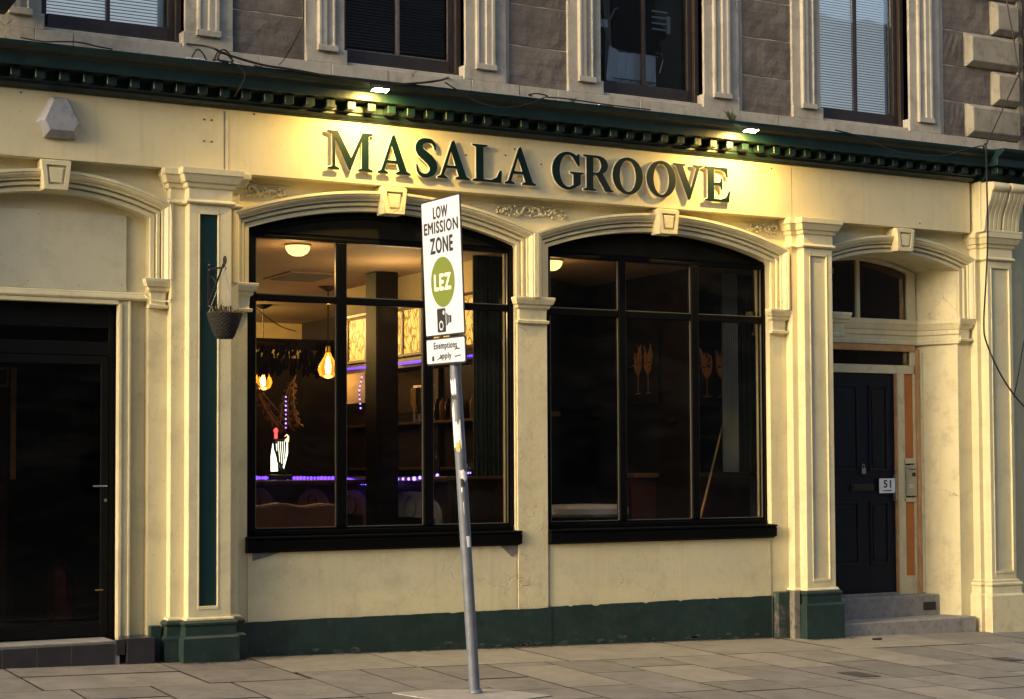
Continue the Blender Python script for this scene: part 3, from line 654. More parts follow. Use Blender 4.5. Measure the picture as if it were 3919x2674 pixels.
# front door with raised panels
dr = box('front_door', M_navy, B, 6.10, 6.994, y+.02, y+.06, .245, 2.449, .003)
for (a, b_) in ((6.16, 6.52), (6.66, 6.90)):
    for (c, d) in ((1.47, 2.33), (.54, 1.17)):
        f = MB(); t = .022
        f.box(a, b_, y+.008, y+.0195, c, c+t).box(a, b_, y+.010, y+.0195, d-t, d).box(a, a+t, y+.010, y+.0195, c, d).box(b_-t, b_, y+.010, y+.0195, c, d)
        dp = f.build('door_panel', M_navy, dr, .004)
        box('door_panel_field', M_navy, dp, a+.04, b_-.04, y+.012, y+.0195, c+.05, d-.05, .005)
ls = box('letter_slot', M_iron, dr, 6.42, 6.71, y+.006, y+.0195, 1.275, 1.345, .003)
box('letter_flap', M_iron, ls, 6.44, 6.69, y-.001, y+.0055, 1.29, 1.33, .004)
box('pull_handle', M_steel, dr, 6.965, 6.985, y-.02, y+.0195, 1.17, 1.43, .004)
box('door_threshold', M_step, dr, 5.9, 7.0, y-.03, y+.0195, .235, .262, .004)
pk = MB().box(6.553, 6.60, y-.004, y+.012, 1.445, 1.50); pk.tube([(6.562, y+.004, 1.50), (6.562, y+.004, 1.53), (6.577, y+.004, 1.542), (6.591, y+.004, 1.53), (6.591, y+.004, 1.50)], .004, 6)
tag(pk.build('padlock', M_steel, None, .002), 'small grey padlock hanging on the navy front door above the letter slot', 'padlock')
pl = empty('house_number_plate', (6.862, y-.012, 1.325), 'square white plate with black numerals on the navy front door', 'number plate')
MB().box(-.10, .10, -.004, .004, -.073, .073).build('plate', M_paper, pl, .002)
t = mobj('numerals', text_mesh('51', .078, width=.098, bold=.002), M_print, pl); t.location = (0, -.0052, .018); t.rotation_euler = (math.radians(90), 0, 0)
MB().box(-.055, .055, -.0055, -.0042, -.052, -.042).build('text_line', M_print, pl)
ic = empty('door_entry_panel', (7.175, y-.012, 1.375), 'steel door entry panel with buttons between the plywood panels', 'intercom')
MB().box(-.072, .072, -.008, .0115, -.155, .155).build('face_plate', M_steel, ic, .005)
bt = MB(); bt.box(.01, .05, -.013, -.0085, .04, .08).build('call_button', M_iron, ic, .003)
MB().box(-.03, .055, -.012, -.0085, .108, .118).build('speaker_slot', M_iron, ic, .001)
MB().box(-.03, .02, -.0115, -.0085, -.05, -.04).box(-.03, .02, -.0115, -.0085, -.07, -.062).build('engraved_lines', M_paper, ic)
# steps
s1 = MB().extz([(5.84, YD+.03), (5.84, .33), (7.40, .33), (7.30, YD+.03)], -.5, .238).build('doorstep', M_step, B, .012)
s2 = MB().extz([(5.84, .33), (5.84, -.02), (7.545, -.02), (7.50, .12), (7.40, .329)], -.5, .035).build('doorstep', M_step, B, .012)
box('step_vent', M_iron, s1, 7.17, 7.33, .322, .3295, .085, .165, .003)

# ---------------------------------------------------------------- upper wall
uw = plate('upper_wall', [[(-4.2, 4.6), (9.3, 4.6), (9.3, 7.4), (-4.2, 7.4)]]+[[(x0, 4.75), (x0+1.11, 4.75), (x0+1.11, 7.0), (x0, 7.0)] for x0 in (-4.1, -1.645, .81, 3.265, 5.72)], .064, .30, M_mortar, B)
zs = [4.815, 5.168, 5.53, 5.888, 6.25, 6.61, 6.97, 7.3]
def rough_stone(x0, x1, z0, z1, seed):
    rnd = random.Random(seed); nx, nz = 7, 4; g = .0065; vs = []
    for j in range(nz+1):
        for i in range(nx+1):
            e = i in (0, nx) or j in (0, nz)
            vs.append((x0+g+(x1-x0-2*g)*i/nx+(rnd.uniform(-.003, .003) if e else 0), .0585-(0 if e else rnd.uniform(.0, .009)), z0+g+(z1-z0-2*g)*j/nz+(rnd.uniform(-.004, .004) if e else 0)))
    k = len(vs); vs += [(x0+g, .0795, z0+g), (x1-g, .0795, z0+g), (x1-g, .0795, z1-g), (x0+g, .0795, z1-g)]
    fs = [(j*(nx+1)+i, j*(nx+1)+i+1, (j+1)*(nx+1)+i+1, (j+1)*(nx+1)+i) for j in range(nz) for i in range(nx)]
    bot = list(range(nx+1)); top = [nz*(nx+1)+i for i in range(nx+1)]; lf = [j*(nx+1) for j in range(nz+1)]; rg = [j*(nx+1)+nx for j in range(nz+1)]
    fs += [tuple(bot[::-1]+[k, k+1]), tuple(top+[k+2, k+3]), tuple(lf+[k+3, k]), tuple(rg[::-1]+[k+1, k+2])]
    MB().add(vs, fs).build('ashlar_stone', M_stone, uw, 0)
sd_ = 0
for (x0, x1) in ((-.142, .471), (2.352, 2.935), (4.818, 5.408)):
    for k in range(6):
        sd_ += 1; rough_stone(x0, x1, zs[k], zs[k+1], sd_)
    if x0 > 4: pass
for k in range(6):
    sd_ += 1; rough_stone(7.285, 7.565 if k % 2 == 0 else 7.92, zs[k], zs[k+1], sd_)
# quoins
for k in range(6):
    xa = 7.57 if k % 2 == 0 else 7.925; z0, z1 = zs[k]+.01, zs[k+1]-.008
    q = MB(); a, b_ = xa, 8.25; e = .045
    q.add([(a, .08, z0), (b_, .08, z0), (b_, .08, z1), (a, .08, z1), (a, .03, z0), (b_, .03, z0), (b_, .03, z1), (a, .03, z1), (a+e, -.02, z0+e*1.2), (b_, -.02, z0+e*1.2), (b_, -.02, z1-e), (a+e, -.02, z1-e)],
          [(0,1,5,4), (1,2,6,5), (2,3,7,6), (3,0,4,7), (4,5,9,8), (5,6,10,9), (6,7,11,10), (7,4,8,11), (8,9,10,11), (3,2,1,0)])
    q.build('quoin_stone', M_quoin, uw, .007)
# string course and surrounds
x = -4.2
for i, L in enumerate((1.1, 1.4, .29, 1.15, .33, .62, .5, .78, .46, .38, .85, .6, .5, .44, .62, .47, .81, .95, .45, .8, .3, .6)):
    if x > 8.25: break
    box('sill_course_stone', M_surround, uw, x+.0015, min(x+L, 8.26)-.0015, random.uniform(.012, .017), .0795, 4.60, 4.812, .004); x += L
def surround(x0, x1):     # stone jamb between opening edge and ashlar, moulded
    w = x1-x0; left_open = True
    P = [(x0, .30), (x0, .035), (x0+w*.24, .035), (x0+w*.25, .010), (x0+w*.30, .006), (x0+w*.33, .018), (x0+w*.46, .018), (x0+w*.48, .002), (x0+w*.60, .002), (x0+w*.63, -.004), (x0+w*.69, -.004), (x0+w*.71, .03), (x1, .03), (x1, .0795), (x1, .30)]
    return P
def mirrored(P, x0, x1): return [(x0+x1-a, b_) for a, b_ in P][::-1]
for x0 in (-4.1, -1.645, .81, 3.265, 5.72):
    o0, o1 = x0, x0+1.11
    for (a, b_, mir) in ((o1, o1+.388, False), (o0-.34, o0, True)):
        P = surround(a, b_)
        if mir: P = mirrored(P, a, b_)
        s = MB().extz(P, 4.935, 7.35).build('window_surround', M_surround, uw, .003)
        mb = MB(); ins = -.02
        w = b_-a; m0, m1 = (a+w*.24, a+w*.70) if not mir else (b_-w*.70, b_-w*.24)
        e0, e1 = (a-.02, b_) if not mir else (a, b_+.02)
        mb.box(e0, e1, .02, .30, 4.813, 4.9345); mb.box(m0-.012, m1+.012, -.012, .0195, 4.905, 4.955)
        mb.build('surround_base', M_surround, s, .005)
    box('window_sill_stone', M_surround, uw, o0+.021, o1-.021, .045, .30, 4.76, 4.845, .008)
# sash windows
def sash(x0, kind):
    o0, o1 = x0, x0+1.11; y = .15
    f = MB(); f.box(o0+.001, o0+.07, y+.02, y+.10, 4.85, 6.99).box(o1-.05, o1-.001, y-.03, y+.10, 4.85, 6.99).box(o1-.10, o1-.051, y+.01, y+.10, 4.85, 6.99).box(o0+.071, o1-.101, y, y+.10, 4.86, 4.978).box(o0+.07, o1-.10, y-.01, y+.1, 6.9, 6.99)
    f.box(o0+.022, o1-.022, y-.035, y-.011, 4.846, 4.875)
    w = f.build('sash_window', M_sash, uw, .004)
    xm = o0+.54
    box('glazing_bar', M_sash if kind != 'dark' else G['bar'], w, xm-.014, xm+.014, y+.01, y+.06, 4.979, 6.89, .004)
    box('pane', G_up, w, o0+.071, xm-.015, y+.04, y+.045, 4.979, 6.89, 0); box('pane', G_up, w, xm+.015, o1-.101, y+.04, y+.045, 4.979, 6.89, 0)
    if kind == 'dark':
        mb = MB(); mb.box(o0+.075, xm-.018, y+.008, y+.02, 4.9785, 4.988).box(xm+.018, o1-.105, y+.008, y+.02, 4.9785, 4.988).box(o1-.112, o1-.103, y+.008, y+.02, 4.979, 6.8); mb.build('glazing_bead', G['bar'], w)
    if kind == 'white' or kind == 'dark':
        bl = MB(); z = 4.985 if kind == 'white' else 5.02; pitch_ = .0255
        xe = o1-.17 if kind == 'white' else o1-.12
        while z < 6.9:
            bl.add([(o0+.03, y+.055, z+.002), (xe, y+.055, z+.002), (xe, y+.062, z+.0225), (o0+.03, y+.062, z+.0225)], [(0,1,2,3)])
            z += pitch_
        tag(bl.build('blind_slats', M_blind_glow if kind == 'white' else M_darkblind, w), kind='stuff')
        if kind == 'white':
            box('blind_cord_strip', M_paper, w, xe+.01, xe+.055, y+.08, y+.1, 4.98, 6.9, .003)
    # room behind
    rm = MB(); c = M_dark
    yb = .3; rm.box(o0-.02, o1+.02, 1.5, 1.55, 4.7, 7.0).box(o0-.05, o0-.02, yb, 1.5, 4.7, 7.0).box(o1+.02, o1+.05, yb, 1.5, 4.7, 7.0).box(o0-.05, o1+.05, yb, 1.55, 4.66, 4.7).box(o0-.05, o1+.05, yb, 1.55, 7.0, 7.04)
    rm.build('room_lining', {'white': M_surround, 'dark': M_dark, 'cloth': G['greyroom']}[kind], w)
G['bar'] = mat('worn_sash_bar', (.12, .10, .095), .5, var=.4, vscale=30, bump=.2); G['greyroom'] = mat('grey_room_wall', (.42, .43, .41), .8, bump=0)
sash(-4.1, 'dark')
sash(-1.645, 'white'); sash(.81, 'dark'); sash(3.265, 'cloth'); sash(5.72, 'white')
# right end: neighbour edge and downpipe
box('end_wall', M_quoin, B, 8.26, 9.3, .02, .079, 4.35, 7.4, .004)
dpipe = MB().tube([(8.33, -.05, 4.68), (8.33, -.05, 7.3)], .045, 14); dpipe.tube([(8.33, -.05, 4.9), (8.33, -.05, 4.98)], .056, 14); dpipe.tube([(8.33, -.05, 5.9), (8.33, -.05, 5.98)], .056, 14)
tag(dpipe.build('downpipe', M_iron, None, smooth=True), 'black cast iron downpipe at the right end of the upper wall', 'downpipe')
dpipe2 = MB().tube([(8.31, -.02, -.3), (8.31, -.02, 4.33)], .03, 12); tag(dpipe2.build('waste_pipe', M_cement, None, smooth=True), 'slim grey pipe running down beside the far right pilaster', 'pipe')
# shell of the building: back, side walls, roof
shl = MB().box(-4.3, -4.21, .3, 9.2, -.5, 8).box(9.31, 9.4, .3, 9.2, -.5, 8).box(-4.3, 9.4, 9.2, 9.3, -.5, 8).box(-4.3, 9.4, .0, 9.3, 8.0, 8.1).box(-4.3, 9.4, .07, .3, 7.41, 8.0)
shl.box(-4.2, 9.3, 1.6, 9.19, 4.4, 4.5)
shl.build('outer_shell', M_stone, B)

# ---------------------------------------------------------------- bar room
rm = empty('t0') if False else None
room = MB().box(-.95, 6.1, .345, 8.2, .1, .25).build('room_floor', M_wood, B)
ceil = MB().box(-.95, 6.1, .345, 8.2, 3.40, 3.46).build('room_ceiling', M_ceil, B)
MB().box(-.95, 6.1, 8.06, 8.2, .25, 2.95).box(-.95, -.9, .345, 8.06, .25, 3.399).build('room_wall', M_roomwall, B)
MB().box(-.9, 6.1, 8.061, 8.2, 2.951, 3.399).build('upper_room_wall', M_yellowwall, B)
MB().box(5.85, 6.1, .7, 8.06, .25, 3.399).box(4.58, 4.66, .58, 2.56, .25, 3.399).build('room_wall', M_roomwall, B)
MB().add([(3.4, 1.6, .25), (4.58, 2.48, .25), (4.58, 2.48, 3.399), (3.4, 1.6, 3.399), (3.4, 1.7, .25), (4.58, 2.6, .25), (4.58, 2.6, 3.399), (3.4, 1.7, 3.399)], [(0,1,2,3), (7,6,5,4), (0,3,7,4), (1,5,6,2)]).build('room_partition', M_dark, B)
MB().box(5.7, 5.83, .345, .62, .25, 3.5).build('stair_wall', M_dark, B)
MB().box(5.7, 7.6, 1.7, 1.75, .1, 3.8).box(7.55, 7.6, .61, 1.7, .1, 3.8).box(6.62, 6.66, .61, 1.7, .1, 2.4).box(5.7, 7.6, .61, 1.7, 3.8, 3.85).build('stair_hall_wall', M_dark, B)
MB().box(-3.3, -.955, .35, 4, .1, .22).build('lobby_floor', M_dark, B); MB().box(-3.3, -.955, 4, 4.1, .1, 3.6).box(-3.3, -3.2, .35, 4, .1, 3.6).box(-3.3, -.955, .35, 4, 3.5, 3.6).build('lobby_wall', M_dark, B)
box('lobby_door_frame', M_rawwood, B, -1.66, -1.615, .9, .95, 1.45, 2.33, .004)
box('lobby_notice_frame', M_rawwood, B, -2.0, -1.67, .92, .94, 2.18, 2.33, .004); box('lobby_notice', M_dark, B, -1.97, -1.69, .91, .919, 2.20, 2.31, 0)
box('lobby_panelling', M_wood, B, -2.6, -1.67, .95, 1.0, .22, 2.2, .004)
gr = empty('t') if False else None
gl = MB().add([(1.26, 2.4, 3.395), (1.36, 2.83, 3.395), (1.88, 3.36, 3.395), (1.80, 2.98, 3.395)], [(0,1,2,3)])
box('ceiling_vent', M_ceil, ceil, 1.28, 1.82, 2.45, 3.2, 3.385, 3.3995, .004)
vg = MB()
for k in range(10): vg.box(1.33, 1.77, 2.50+k*.066, 2.535+k*.066, 3.379, 3.3845)
vg.build('ceiling_vent_slats', M_cement, ceil)
# cornice cove at back
MB().box(-.9, 2.8, 7.7, 8.06, 2.95, 3.0).build('cove_shelf', M_roomwall, B)
col_ = empty('column', (2.12, 2.22, .25), 'dark square timber column rising to the ceiling behind the left shop window', 'column')
MB().box(-.105, .125, -.12, .14, 0, 3.149).build('shaft', mat('black_lacquer_timber', (.006, .0035, .002), .5, spec=.12, bump=.05), col_, .01)
# gantry with lit leaded panels
X = 2.43
ga = empty('bar_gantry', (X, 2.3, 2.5), 'overhead bar gantry with glowing leaded panels behind the left window', 'bar gantry')
MB().box(0, .35, -1.55, 1.52, .56, .8995).build('bulkhead', M_yellowwall, ga)
MB().box(.01, .35, -1.55, 1.52, .0, .10).build('gantry_shelf', M_wood, ga, .006)
MB().box(-.02, .0, -1.55, 1.52, .585, .61).build('gantry_trim', M_red, ga)
MB().box(-.02, .0, -1.55, 1.52, .11, .135).build('gantry_trim', M_woodl, ga)
ys = [-1.5, -1.15, -.75, -.30, .12, .55, 1.0, 1.48]
for k in range(len(ys)-1): 
    MB().box(.01, .03, ys[k]+.025, ys[k+1]-.025, .14, .58).build('lit_panel', E_lead, ga)
    MB().box(-.005, .035, ys[k+1]-.024, ys[k+1]+.024, .10, .56).build('gantry_post', M_woodl, ga, .004)
# bar counter
bc = empty('bar_counter', (X, .7, .25), 'long mahogany bar counter with arched fronts under violet lights', 'bar counter')
MB().box(.03, .6, 0, 7.0, 0, 1.14).build('counter_body', M_wood, bc, .005)
MB().box(-.06, .65, -.05, 7.0, 1.14, 1.185).build('counter_top', M_woodl, bc, .01)
M_arch = mat('painted_arch', (.26, .17, .09), .5, var=.15, vscale=8, bump=0); M_arch2 = mat('pale_blue_arch', (.40, .45, .45), .5, var=.15, vscale=8, bump=0)
for (ya, yb, m_) in ((5.2, 4.3, M_arch), (4.06, 3.27, M_arch), (2.85, 1.6, M_arch2), (7, 6, M_arch)):
    ya -= .7; yb -= .7; w = abs(ya-yb)/2; c = (ya+yb)/2
    A = [(c-w, .50), (c-w, .83)]+[(c-w*math.cos(math.radians(a)), .83+.22*math.sin(math.radians(a))) for a in range(15, 180, 15)]+[(c+w, .83), (c+w, .5), (c+w-.09, .5), (c+w-.09, .80), (c-w+.09, .80), (c-w+.09, .5)]
    n = len(A); MB().add([(0, a, b_) for a, b_ in A]+[(.029, a, b_) for a, b_ in A], [tuple(range(n))[::-1]]+[(i, (i+1)%n, n+(i+1)%n, n+i) for i in range(n)]).build('counter_arch', m_, bc)
    rg = MB(); R_ = [(-.004, c+.12*math.cos(t*.4), .9+.10*math.sin(t*.4)) for t in range(17)]; rg.tube(R_, .006, 5); rg.build('arch_ring', M_wood if m_ is M_arch else mat('blue_ring', (.05, .12, .2), .5, bump=0), bc)
# back bar with shelves and bottles
bk = empty('back_bar', (3.6, .9, .25), 'dark wooden back bar wall with shelves behind the counter', 'back bar')
MB().box(0, .1, .9, 7.1, 0, 3.149).build('back_panel', M_roomwall, bk)
for z in (1.25, 1.75): MB().box(-.22, -.001, 1.0, 5.5, z, z+.03).build('shelf', M_woodl, bk, .004)
for yy in (1.8, 3.0, 4.2): MB().box(-.05, -.001, yy, yy+.12, 0, 3.1).build('back_post', M_wood, bk, .004)
mirror = MB().box(-.02, -.002, 3.4, 4.1, 1.9, 2.5).build('mirror', mat('bar_mirror', (.35, .30, .24), .15, metal=.8, bump=0), bk)
def bottle(loc, label, h=.3, m_=None, group='bottles on the bar'):
    o = MB().lathe([(.002, 0), (.036, .002), (.037, .16), (.034, .19), (.014, .22), (.012, h-.01), (.014, h), (.002, h)], n=12).build('bottle', m_ or M_glassb, None, smooth=True); o.location = loc
    return tag(o, label, 'bottle', group)
M_gold = mat('gold_label_glass', (.35, .2, .05), .2, bump=0)
for k, (y, z, mm) in enumerate(((2.0, 1.436, M_gold), (2.10, 1.436, M_glassb), (1.90, 1.436, M_glassb), (2.22, 1.436, M_gold))):
    bottle((2.55+.05*(k % 2), y, z), 'dark bottle standing on the bar counter between the column and the signpost', .26+.02*k)
for k in range(9):
    bottle((3.5, 2.1+k*.11, 1.53 if k % 2 else 2.03), 'small bottle on the dark shelves of the back bar', .26, M_gold if k % 3 else M_glassb, 'bottles on the back bar shelves')
for k in range(5):
    bottle((3.5, 3.3+k*.13, 2.03), 'small bottle on the dark shelves of the back bar', .24, M_gold if k % 2 else M_glassb, 'bottles on the back bar shelves')
for k in range(6):
    bottle((3.05+.02*k, 1.0+k*.10, 2.05), 'slim bottle in the cabinet at the near end of the bar', .25, M_gold if k % 2 else M_glassb, 'bottles in the near cabinet')
nc = empty('bottle_cabinet', (3.0, .95, 1.9), 'small lit bottle cabinet hanging at the near end of the bar', 'cabinet')
MB().box(-.05, .35, -.02, .75, .1, .14).build('shelf', M_woodl, nc); MB().box(.22, .25, -.02, .75, -.2, .7).build('back', M_wood, nc)
cd = MB().lathe([(.002, 0), (.014, 0), (.012, .20), (.006, .26), (.001, .30)], n=10).build('candle_lamp', E_candle, None, smooth=True); cd.location = (2.96, 1.35, 2.34); tag(cd, 'slim glowing candle lamp above the bottle cabinet right of the signpost', 'lamp')
op_ = empty('spirit_rack', (2.56, 2.28, 2.0), 'rack of upturned spirit bottles with bright taps right of the column', 'bottle rack')
MB().box(-.02, .0, -.32, .12, .30, .33).box(-.02, .0, -.32, .12, -.02, .0).build('rack_frame', M_steel, op_)
for k in range(4):
    y_ = -.27+k*.115
    MB().lathe([(.002, .31), (.035, .30), (.036, .15), (.014, .09), (.012, .05), (.002, .05)], c=(-.03, y_, 0), n=12).build('spirit_bottle', M_gold if k % 2 else M_glassb, op_, smooth=True)
    MB().lathe([(.002, .05), (.014, .045), (.012, -.03), (.002, -.035)], c=(-.03, y_, 0), n=8).build('spirit_tap', M_steel, op_, smooth=True)
for k, yy in enumerate((.95, 1.12, 1.22)):
    g_ = MB().lathe([(.03, 0), (.003, .004), (.003, .07), (.03, .10), (.036, .15), (.033, .17)], n=14, cap=False).build('wine_glass', G_up, None, smooth=True); g_.location = (2.5, yy, 1.436)
    tag(g_, ('clear wine glass on the bar beside the signpost', 'clear wine glass on the bar right of the signpost', 'clear wine glass on the bar nearest the column')[k], 'glass', 'wine glasses on the bar')
# end pier and cabinet
dc = MB(); n = 26; P = [(2.28+.33*i/n, .60+.014*math.sin(i*1.9)) for i in range(n+1)]; P2 = [(a, b_+.02) for a, b_ in P[::-1]]
dc.extz(P+P2, 1.45, 3.399); tag(dc.build('dark_drape', M_curt, None, smooth=True), 'dark green drape hanging at the right side of the left window', 'curtain')
ec = empty('end_cabinet', (2.0, .62, .25), 'dark wooden cabinet with a ledge at the lower right of the left window', 'cabinet')
MB().box(.05, .78, .02, .06, 0, 1.17).build('front', M_wood, ec, .004); MB().box(.0, .80, -.04, .3, 1.17, 1.20).build('ledge', M_woodl, ec, .006)
for k in range(4): MB().box(.10+k*.17, .115+k*.17, .005, .0195, .1, 1.12).build('stile', M_roomwall, ec)
# LED strings
def leds(pts, r, m_, label, name='led_string', step=.045):
    root = empty(name, pts[0], label, 'string lights', 'violet light strings in the bar')
    P = [Vector(p) for p in pts]; out = MB(); acc = 0; wv = MB().tube([p-P[0] for p in P], .003, 5)
    for a, b_ in zip(P[:-1], P[1:]):
        L = (b_-a).length; t = acc
        while t < L:
            q = a+(b_-a)*t/L-P[0]; rr = r*random.uniform(.8, 1.2)
            out.lathe([(.001, -rr), (rr*.8, -rr*.6), (rr, 0), (rr*.8, rr*.6), (.001, rr)], c=q, n=6); t += step
        acc = t-L
    tag(out.build('led_bulbs', m_, root), kind='stuff'); wv.build('led_wire', M_cable, root)
leds([(2.36, 7.3, 1.415), (2.36, 4.1, 1.42), (2.36, 3.80, 1.42)], .021, E_led, 'violet light string running straight along the far bar edge at left', step=.10)
leds([(2.35, 3.78, 1.418), (2.35, 3.47, 1.40), (2.35, 3.17, 1.37)], .018, E_led, 'violet light string sagging along the bar edge beside the column', step=.05)
leds([(2.35, 3.10, 1.372), (2.35, 2.88, 1.39), (2.35, 2.6, 1.41), (2.35, 2.31, 1.42), (2.35, 2.03, 1.42), (2.35, 1.63, 1.45), (2.35, 1.5, 1.46), (2.35, 1.4, 1.44)], .018, E_ledw, 'widely spaced violet lights along the near bar edge', step=.125)
leds([(2.35, 1.05, 1.47), (2.35, .8, 1.48)], .010, E_ledw, 'short violet light string right of the signpost on the bar edge', step=.04)
leds([(2.40, 3.8, 2.56), (2.40, 3.0, 2.55)], .010, E_led, 'violet light string under the gantry left of the column', step=.045)
leds([(2.40, 2.55, 2.545), (2.40, .75, 2.53)], .010, E_led, 'violet light string under the gantry right of the column', step=.04)
leds([(1.448, 3.0, 2.225), (1.448, 3.0, 1.90)], .009, E_ledw, 'vertical violet lights hanging above the lit harp', step=.043)
leds([(2.30, 3.1, 2.44), (2.27, 3.1, 2.30), (2.29, 3.1, 2.10)], .009, E_ledw, 'vertical violet lights hanging on the left of the column', step=.045)
# ceiling dome lamps
def dome(x, y, label, power):
    d = empty('ceiling_lamp', (x, y, 3.40), label, 'ceiling lamp', 'round ceiling lamps')
    MB().lathe([(.001, -.10), (.045, -.095), (.08, -.075), (.10, -.045), (.104, -.015)], n=20, cap=False).build('glass_dome', E_dome, d, smooth=True)
    MB().lathe([(.112, -.015), (.112, -.002), (.001, -.002)], n=20, cap=False).build('rim', M_brass, d)
    lg = bpy.data.lights.new('ceiling_lamp_light', 'POINT'); lg.energy = power; lg.color = (1, .58, .22); lg.shadow_soft_size = .12
    o = bpy.data.objects.new('ceiling_lamp_light', lg); link(o); o.location = (x, y, 3.40-.22)
dome(.63, .61, 'round glowing ceiling lamp in the upper left pane of the left window', 4)
dome(3.07, .60, 'round glowing ceiling lamp cut off by the pier in the right window', 1.6)
def pendant(x, y, z, label):
    p = empty('pendant_lamp', (x, y, 3.40), label, 'pendant lamp', 'filament pendant lamps')
    dz = z-3.40
    MB().lathe([(.002, -.05), (.03, -.045), (.10, -.012), (.11, -.001)], n=16, cap=False).build('ceiling_rose', M_iron, p, smooth=True)
    MB().tube([(0, 0, -.04), (0, 0, dz+.18)], .007, 6).build('cord', M_cable, p)
    MB().lathe([(.002, dz+.19), (.022, dz+.18), (.024, dz+.11), (.002, dz+.105)], n=12).build('socket', M_brass, p, smooth=True)
    MB().lathe([(.025, dz+.12), (.04, dz+.08), (.095, dz-.01), (.108, dz-.06), (.085, dz-.12), (.04, dz-.145), (.002, dz-.15)], n=16, cap=False).build('bulb', G_amber, p, smooth=True)
    MB().lathe([(.002, dz+.09), (.02, dz+.06), (.034, dz-.03), (.026, dz-.10), (.002, dz-.11)], n=8).build('filament', E_fil, p, smooth=True)
    lg = bpy.data.lights.new('pendant_light', 'POINT'); lg.energy = 3.2; lg.color = (1, .55, .2); lg.shadow_soft_size = .08
    o = bpy.data.objects.new('pendant_light', lg); link(o); o.location = (x, y, z-.20)
pendant(2.25, 5.8, 2.57, 'glowing amber filament pendant at the left edge of the left window')
pendant(2.15, 3.62, 2.60, 'glowing amber filament pendant beside the first mullion of the left window')
lg = bpy.data.lights.new('back_ceiling_light', 'POINT'); lg.energy = 150; lg.color = (1, .62, .20); lg.shadow_soft_size = .2
o = bpy.data.objects.new('back_ceiling_light', lg); link(o); o.location = (1.2, 6.3, 3.15)
lg = bpy.data.lights.new('gantry_light', 'POINT'); lg.energy = 13; lg.color = (1, .68, .30); lg.shadow_soft_size = .15
o = bpy.data.objects.new('gantry_light', lg); link(o); o.location = (1.85, 1.3, 2.95)
# fringe of dried leaves across the back
gf = MB(); rnd = random.Random(5)
for k in range(420):
    x = rnd.uniform(1.7, 3.3); z = rnd.uniform(2.70, 3.0)-abs(math.sin(x*5))*.05; y = 5.6+rnd.uniform(-.1, .1); s = rnd.uniform(.03, .09)
    gf.add([(x, y, z), (x+s*.35, y+.02, z-s), (x-s*.2, y-.01, z-s*1.8), (x-s*.4, y, z-s*.7)], [(0,1,2,3)])
tag(gf.build('leaf_garland', mat('dark_dry_leaf', (.008, .005, .003), .8, bump=0), None, fix=False), 'dark dried leaf garland hanging across the back of the bar room', 'garland', kind='stuff')
MB().box(-.89, 3.4, 5.55, 6.75, 2.96, 3.0).build('added_light_shield', M_roomwall, B)  # board added to screen the back ceiling light from the room below
MB().tube(smooth_pts([(1.75, 5.0, 3.39), (1.95, 5.0, 3.22), (2.2, 5.1, 3.10), (2.42, 5.2, 3.06)]), .006, 6).build('ceiling_wire', M_cable, B)
# pale menu board under the gantry, dried branches below the pendants
mbd = MB().box(2.39, 2.41, 3.22, 3.78, 2.19, 2.50); tag(mbd.build('menu_board', mat('pale_menu_board', (.30, .24, .15), .6, var=.2, bump=0), None, .004), 'pale blank board hanging under the gantry left of the column', 'board')
for (bx, by, sd2, lab) in ((1.95, 5.2, 1, 'dried orange branch hanging under the left pendant lamp'), (1.75, 3.5, 2, 'dried orange branch hanging under the pendant by the mullion')):
    rnd = random.Random(sd2); br_ = empty('dried_branch', (bx, by, 2.42), lab, 'dried branch', 'dried branches under the pendants')
    st_ = MB(); lf_ = MB()
    for q in range(5):
        a = rnd.uniform(-.5, .5)+(.6 if sd2 == 1 else -.8); P = [Vector((0, 0, .05))]
        for t in range(7): P.append(P[-1]+Vector((.06*math.sin(a+t*.15), rnd.uniform(-.02, .02), -.07)))
        st_.tube(P, .006, 5)
        for p in P[1:]:
            for _ in range(4):
                dx, dz = rnd.uniform(-.05, .05), rnd.uniform(-.07, .01); lf_.add([p, p+Vector((dx, .01, dz*.3)), p+Vector((dx*1.2, 0, dz)), p+Vector((dx*.3, -.01, dz*.8))], [(0,1,2,3)])
    st_.build('branch_stem', M_rawwood, br_); tag(lf_.build('branch_leaves', mat('dried_orange_leaf', (.16, .06, .015), .7, var=.5, vscale=20, bump=0), br_, fix=False), kind='stuff')
# harp shaped tap
hp = empty('beer_tap', (1.19, 2.5, 1.42), 'glowing white harp shaped beer tap with a red tip on the bar', 'beer tap')
MB().tube([(-.05, 0, .08), (-.055, 0, .22), (-.045, 0, .34)], [.035, .03, .022], 10).build('lit_column', E_harp, hp, smooth=True)
MB().tube([(-.07, -.02, .38), (-.03, -.02, .37), (.03, -.02, .375), (.07, -.02, .41)], .012, 8).tube([(-.06, -.02, .38), (-.05, -.02, .28), (-.02, -.02, .17), (.03, -.02, .09), (.06, -.02, .05)], .014, 8).build('harp_frame', M_iron, hp, smooth=True)
MB().tube([(.07, -.02, .40), (.07, -.02, .25), (.03, -.02, .10)], .008, 8).build('harp_pillar', E_harp, hp)
for k in range(4): MB().tube([(-.02+k*.02, -.02, .36), (.0+k*.018, -.02, .14+k*.01)], .0025, 5).build('harp_string', E_harp, hp)
MB().lathe([(.001, .0), (.016, .01), (.014, .05), (.022, .08), (.012, .1), (.001, .105)], c=(-.035, 0, .385), n=12).build('tap_tip', E_redtip, hp, smooth=True)
MB().lathe([(.001, .0), (.018, .0), (.02, .05), (.001, .07)], c=(.075, 0, .36), n=12).build('tap_badge', E_candle, hp, smooth=True)
MB().box(-.1, .12, -.04, .04, 0, .05).build('tap_base', M_iron, hp, .01)
